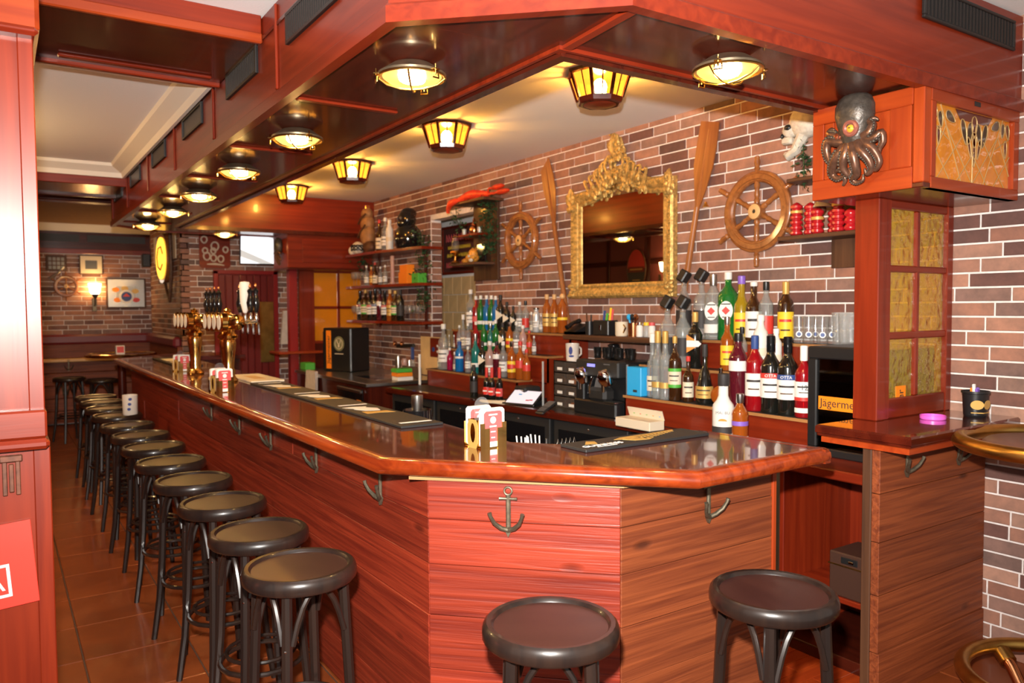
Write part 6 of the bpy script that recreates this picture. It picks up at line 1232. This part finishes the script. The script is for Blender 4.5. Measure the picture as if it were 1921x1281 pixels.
def coaster_holder(label,M,scale=1):
    c=thing('coaster_holder',label,'coaster holder',M=M,group='brass coaster holders on the bar',scale=scale)
    b=MB(); b.box(-.048,-.028,0,.048,.028,.004); 
    hole=circ(.016,16,(0,.055),.034); 
    def plate(x):
        o_=[(-.030,0),(.030,0),(.030,.098),(-.030,.098)]; Mx=Matrix(((0,0,1,x),(1,0,0,0),(0,1,0,0),(0,0,0,1))); pl=MB(Mx)
        n=16; big=[]
        for k in range(n):
            q=2*pi*k/n; cx,cy=cos(q),sin(q); s_=min(.030/abs(cx) if abs(cx)>1e-6 else 9, .049/abs(cy) if abs(cy)>1e-6 else 9); big.append((cx*s_,.049+cy*s_))
        hl=[(.016*cos(2*pi*k/n),.052+.034*sin(2*pi*k/n)) for k in range(n)]
        vs=[(x_,y_,-.001) for x_,y_ in big]+[(x_,y_,-.001) for x_,y_ in hl]+[(x_,y_,.001) for x_,y_ in big]+[(x_,y_,.001) for x_,y_ in hl]; fs=[]
        for k in range(n): l=(k+1)%n; fs+= [(k,l,n+l,n+k)[::-1],(2*n+k,2*n+l,3*n+l,3*n+k),(n+k,n+l,3*n+l,3*n+k)[::-1],(k,l,2*n+l,2*n+k)]
        pl.add(vs,fs); return pl
    obj('side_plate',plate(-.052),K['oldbrass'] if False else K['goldpaint'],c); obj('side_plate',plate(.052),K['goldpaint'],c)
    obj('inner_wall',MB().box(-.05,-.030,0,.05,-.028,.098).box(-.05,.028,0,.05,.030,.098),K['brass'],c)
    for s_ in (-1,1):
        y=s_*.050; obj('pocket_front',MB().box(-.054,y-.0015,0,-.02,y+.0015,.085).box(.02,y-.0015,0,.054,y+.0015,.085).prism([(0,0)],0,0) if False else MB().box(-.054,y-.0015,0,-.016,y+.0015,.070).box(.016,y-.0015,0,.054,y+.0015,.070).box(-.054,y-.0015,0,-.036,y+.0015,.088).box(.036,y-.0015,0,.054,y+.0015,.088),K['brass'],c)
        obj('pocket_floor',MB().box(-.054,min(y,s_*.03),0,.054,max(y,s_*.03),.003),K['brass'],c)
        st=obj('coaster_stack',MB(Matrix.Translation((0,s_*.040,.005)) @ frame((0,0,0),(0,-1,0))).prism([(-.040,0),(.040,0),(.048,.008),(.048,.125),(.040,.133),(-.040,.133),(-.048,.125),(-.048,.008)],-.0075,.0075),K['paper'],c)
        if s_<0 or True:
            Mf=Matrix.Translation((0,s_*.040-.0076,.005)) @ frame((0,0,0),(0,-1,0)); obj('red_print',MB(Mf).prism([(-.018,.018),(.018,.018),(.038,.06),(.038,.115),(.030,.123),(-.030,.123),(-.038,.115),(-.038,.06)],0,.0004),K['pinkred'],st); obj('white_emblem',MB(Mf).prism(circ(.012,16,(0,.092)),.0004,.0008).box(-.018,.108,.0004,.018,.113,.0008).box(-.014,.068,.0004,.014,.073,.0008).box(-.010,.05,.0004,.010,.054,.0008).box(-.008,.03,.0004,.008,.034,.0008),K['paper'],st)
    obj('clear_flap',MB(Matrix.Translation((0,.02,.09)) @ frame((0,0,0),(0,-1,0))).prism([(-.03,0)]+circ(.03,14,(0,.06),.028,0,pi)[::1][::-1][:0]+[(.03,0)]+circ(.03,14,(0,.05),.03,0,pi),-.001,.001),K['clear'],c)
    return c
p=aZ(908,838,BZ); H0=coaster_holder('brass coaster holder with red and white coasters on the bar corner',place((1.475,2.40,BZ),.06),1.06)
dup(H0,place((1.13,4.93,BZ),.2),'brass coaster holder before the nearer beer tap tower',scale=1.05)
dup(H0,place((1.24,6.75,BZ),.3),'coaster holder half hidden behind the farther tap tower',scale=1.0)
# rubber mats
def barmat(label,x0,y0,x1,y1,mt):
    m=thing('bar_mat',label,'bar mat',((x0+x1)/2,(y0+y1)/2,BZ)); obj('mat',MB().box(x0,y0,BZ+.0005,x1,y1,BZ+.012,.002),mt,m,True); return m
bm1=barmat('long black bar mat with white and gold print on the bar inner edge',1.40,2.95,1.60,5.30,K['matte'])
zt=BZ+.0122
for k,y in enumerate((3.03,3.75,4.45,5.2)): obj('white_line',MB().box(1.43,y-.012,zt-.001,1.58,y+.012,zt+.0006),K['paper'],bm1,True)
for y in (3.60,4.28,4.98):
    Mp=Matrix(((1,0,0,1.49),(0,1,0,y),(0,0,1,zt),(0,0,0,1)))
    obj('white_print',MB(Mp).prism([(-.075,.06),(-.03,-.02),(-.05,-.03),(-.02,-.10),(.05,-.12),(.07,-.04),(.03,.02),(.05,.05),(-.02,.07)],-.001,.0006),K['paper'],bm1,True); obj('gold_print',MB(Mp).prism([(-.05,-.13),(.07,-.15),(.085,-.22),(.02,-.20),(-.055,-.21)],-.001,.0006),K['goldpaint'],bm1,True)
bm2=barmat('pale printed bar mat beside the tap towers',1.43,5.38,1.66,6.02,K['cream_paper']); obj('gold_print',MB().box(1.50,5.55,zt-.001,1.58,5.85,zt+.0006),K['goldpaint'],bm2,True)
bm4=barmat('dark mat with pale print at the far end of the bar',1.30,7.3,1.52,8.6,K['matte']); obj('pale_print',MB().box(1.34,7.5,zt-.001,1.48,7.9,zt+.0006).box(1.34,8.0,zt-.001,1.48,8.4,zt+.0006),K['cream_paper'],bm4,True)
bm3=barmat('black bar mat with gold harp and white name at the bar end',1.69,2.08,2.31,2.229,K['matte'])
def tz(x,y): return Matrix(((1,0,0,x),(0,1,0,y),(0,0,1,zt),(0,0,0,1)))
text('GUINNESS',.040,K['paper'],bm3,tz(1.805,2.125),world=True); obj('small_line',MB().box(1.76,2.097,zt-.001,1.85,2.103,zt+.0006),K['paper'],bm3,True)
obj('small_harp',MB().prism([(1.75,2.16),(1.80,2.15),(1.82,2.19),(1.79,2.205)],zt-.001,zt+.0006),K['goldpaint'],bm3,True)
obj('harp',MB().prism([(1.90,2.175),(1.96,2.155),(2.10,2.175),(2.24,2.205),(2.25,2.222),(2.10,2.205),(1.95,2.20)],zt-.001,zt+.0006).prism([(1.93,2.16),(1.96,2.12),(2.02,2.11),(2.06,2.13),(2.0,2.15)],zt-.001,zt+.0006),K['goldpaint'],bm3,True)
hs2=MB()
for k in range(10): x=2.02+k*.022; hs2.prism([(x,2.125+k*.007),(x+.008,2.126+k*.007),(x+.004,2.185+k*.002),(x-.002,2.184+k*.002)],zt-.001,zt+.0006)
obj('harp_strings',hs2,K['goldpaint'],bm3,True)
# mug on a stool
i=8; sm_=thing('stoneware_cup','white stoneware cup with blue flowers standing on a bar stool','cup',(.86,6.83,.787)); obj('body',MB().lathe([(0,0),(.05,0),(.055,.01),(.057,.16),(.052,.16),(.05,.012),(0,.012)],18),K['stone'],sm_)
for z in (.05,.09,.13): obj('blue_flower',MB(Matrix.Translation((-.3*.057,-.95*.057,z)) @ frame((0,0,0),(-.3,-.95,0))).prism(circ(.014,7,((z*90)%3*.008-.01,0),.012),-.003,.003),K['cobalt'],sm_)
# work shelf behind the bar with shaker station, straws and whisks
wk=one('work_shelf',MB().box(1.585,2.45,.87,1.93,8.7,.90,.003),K['steel'],'steel work shelf fixed behind the bar counter','shelf')
p=aX(783,790,1.80); bs=thing('blender_station','black round glass washer with steel cylinder behind the bar','glass washer',(1.80,p.y,.90)); b0=aX(783,768,1.80).z-.90
obj('base',MB().lathe([(0,0),(.085,0),(.09,.02),(.085,.05),(.075,b0),(0,b0)],20),K['gloss'],bs); obj('chrome_ring',MB().lathe([(.088,.06),(.092,.066),(.088,.072)],20),K['chrome'],bs); obj('cylinder',MB().lathe([(.028,b0),(.030,b0+.005),(.030,b0+.075),(0,b0+.077)],16),K['steel'],bs)
st_=thing('straw_holder','black holder full of white straws behind the bar','straw holder',(1.86,2.66,.90)); obj('holder',MB().box(-.06,-.03,0,.06,.03,.10,.004),K['black'],st_)
for k in range(9): obj('straw',MB().tube([(-.05+.0125*k,0,.01),(-.065+.0125*k+.01*sin(k),.01*cos(k),.19-.004*(k%3))],.0032,6),K['paper'],st_)
wh=thing('utensil_holder','black holder of steel whisks and spoons behind the bar','utensil holder',(2.02,2.62,.90)); obj('holder',MB().box(-.06,-.03,0,.06,.03,.09,.004),K['black'],wh)
for k in range(5): obj('wire_tool',MB().tube([(-.045+.022*k-.008,0,.02),(-.045+.022*k-.010,0,.13),(-.045+.022*k,0,.165),(-.045+.022*k+.010,0,.13),(-.045+.022*k+.008,0,.02)],.0022,5),K['steel'],wh)
wk2=one('work_shelf',MB().box(1.60,2.26,.87,2.36,2.75,.899,.003),K['steel'],'steel work shelf behind the right arm of the bar','shelf')
# hanging cloths by the far door
cl=thing('hanging_cloths','white cloths hanging on a hook beside the red door','cloth',M=frame((3.30,YD-.02,1.45),(0,-1,0)))
for x,z0,z1,wd3 in ((-.08,-.30,.15,.07),(.04,-.15,.15,.05)): obj('cloth',MB().prism([(x-wd3*.4,z1),(x+wd3*.4,z1),(x+wd3,z0),(x-wd3,z0)],0,.04),K['towel'],cl)
obj('hook',MB().tube([(-.02,.18,0),(-.02,.16,.05),(-.02,.12,.05)],.008,6),K['iron'],cl)
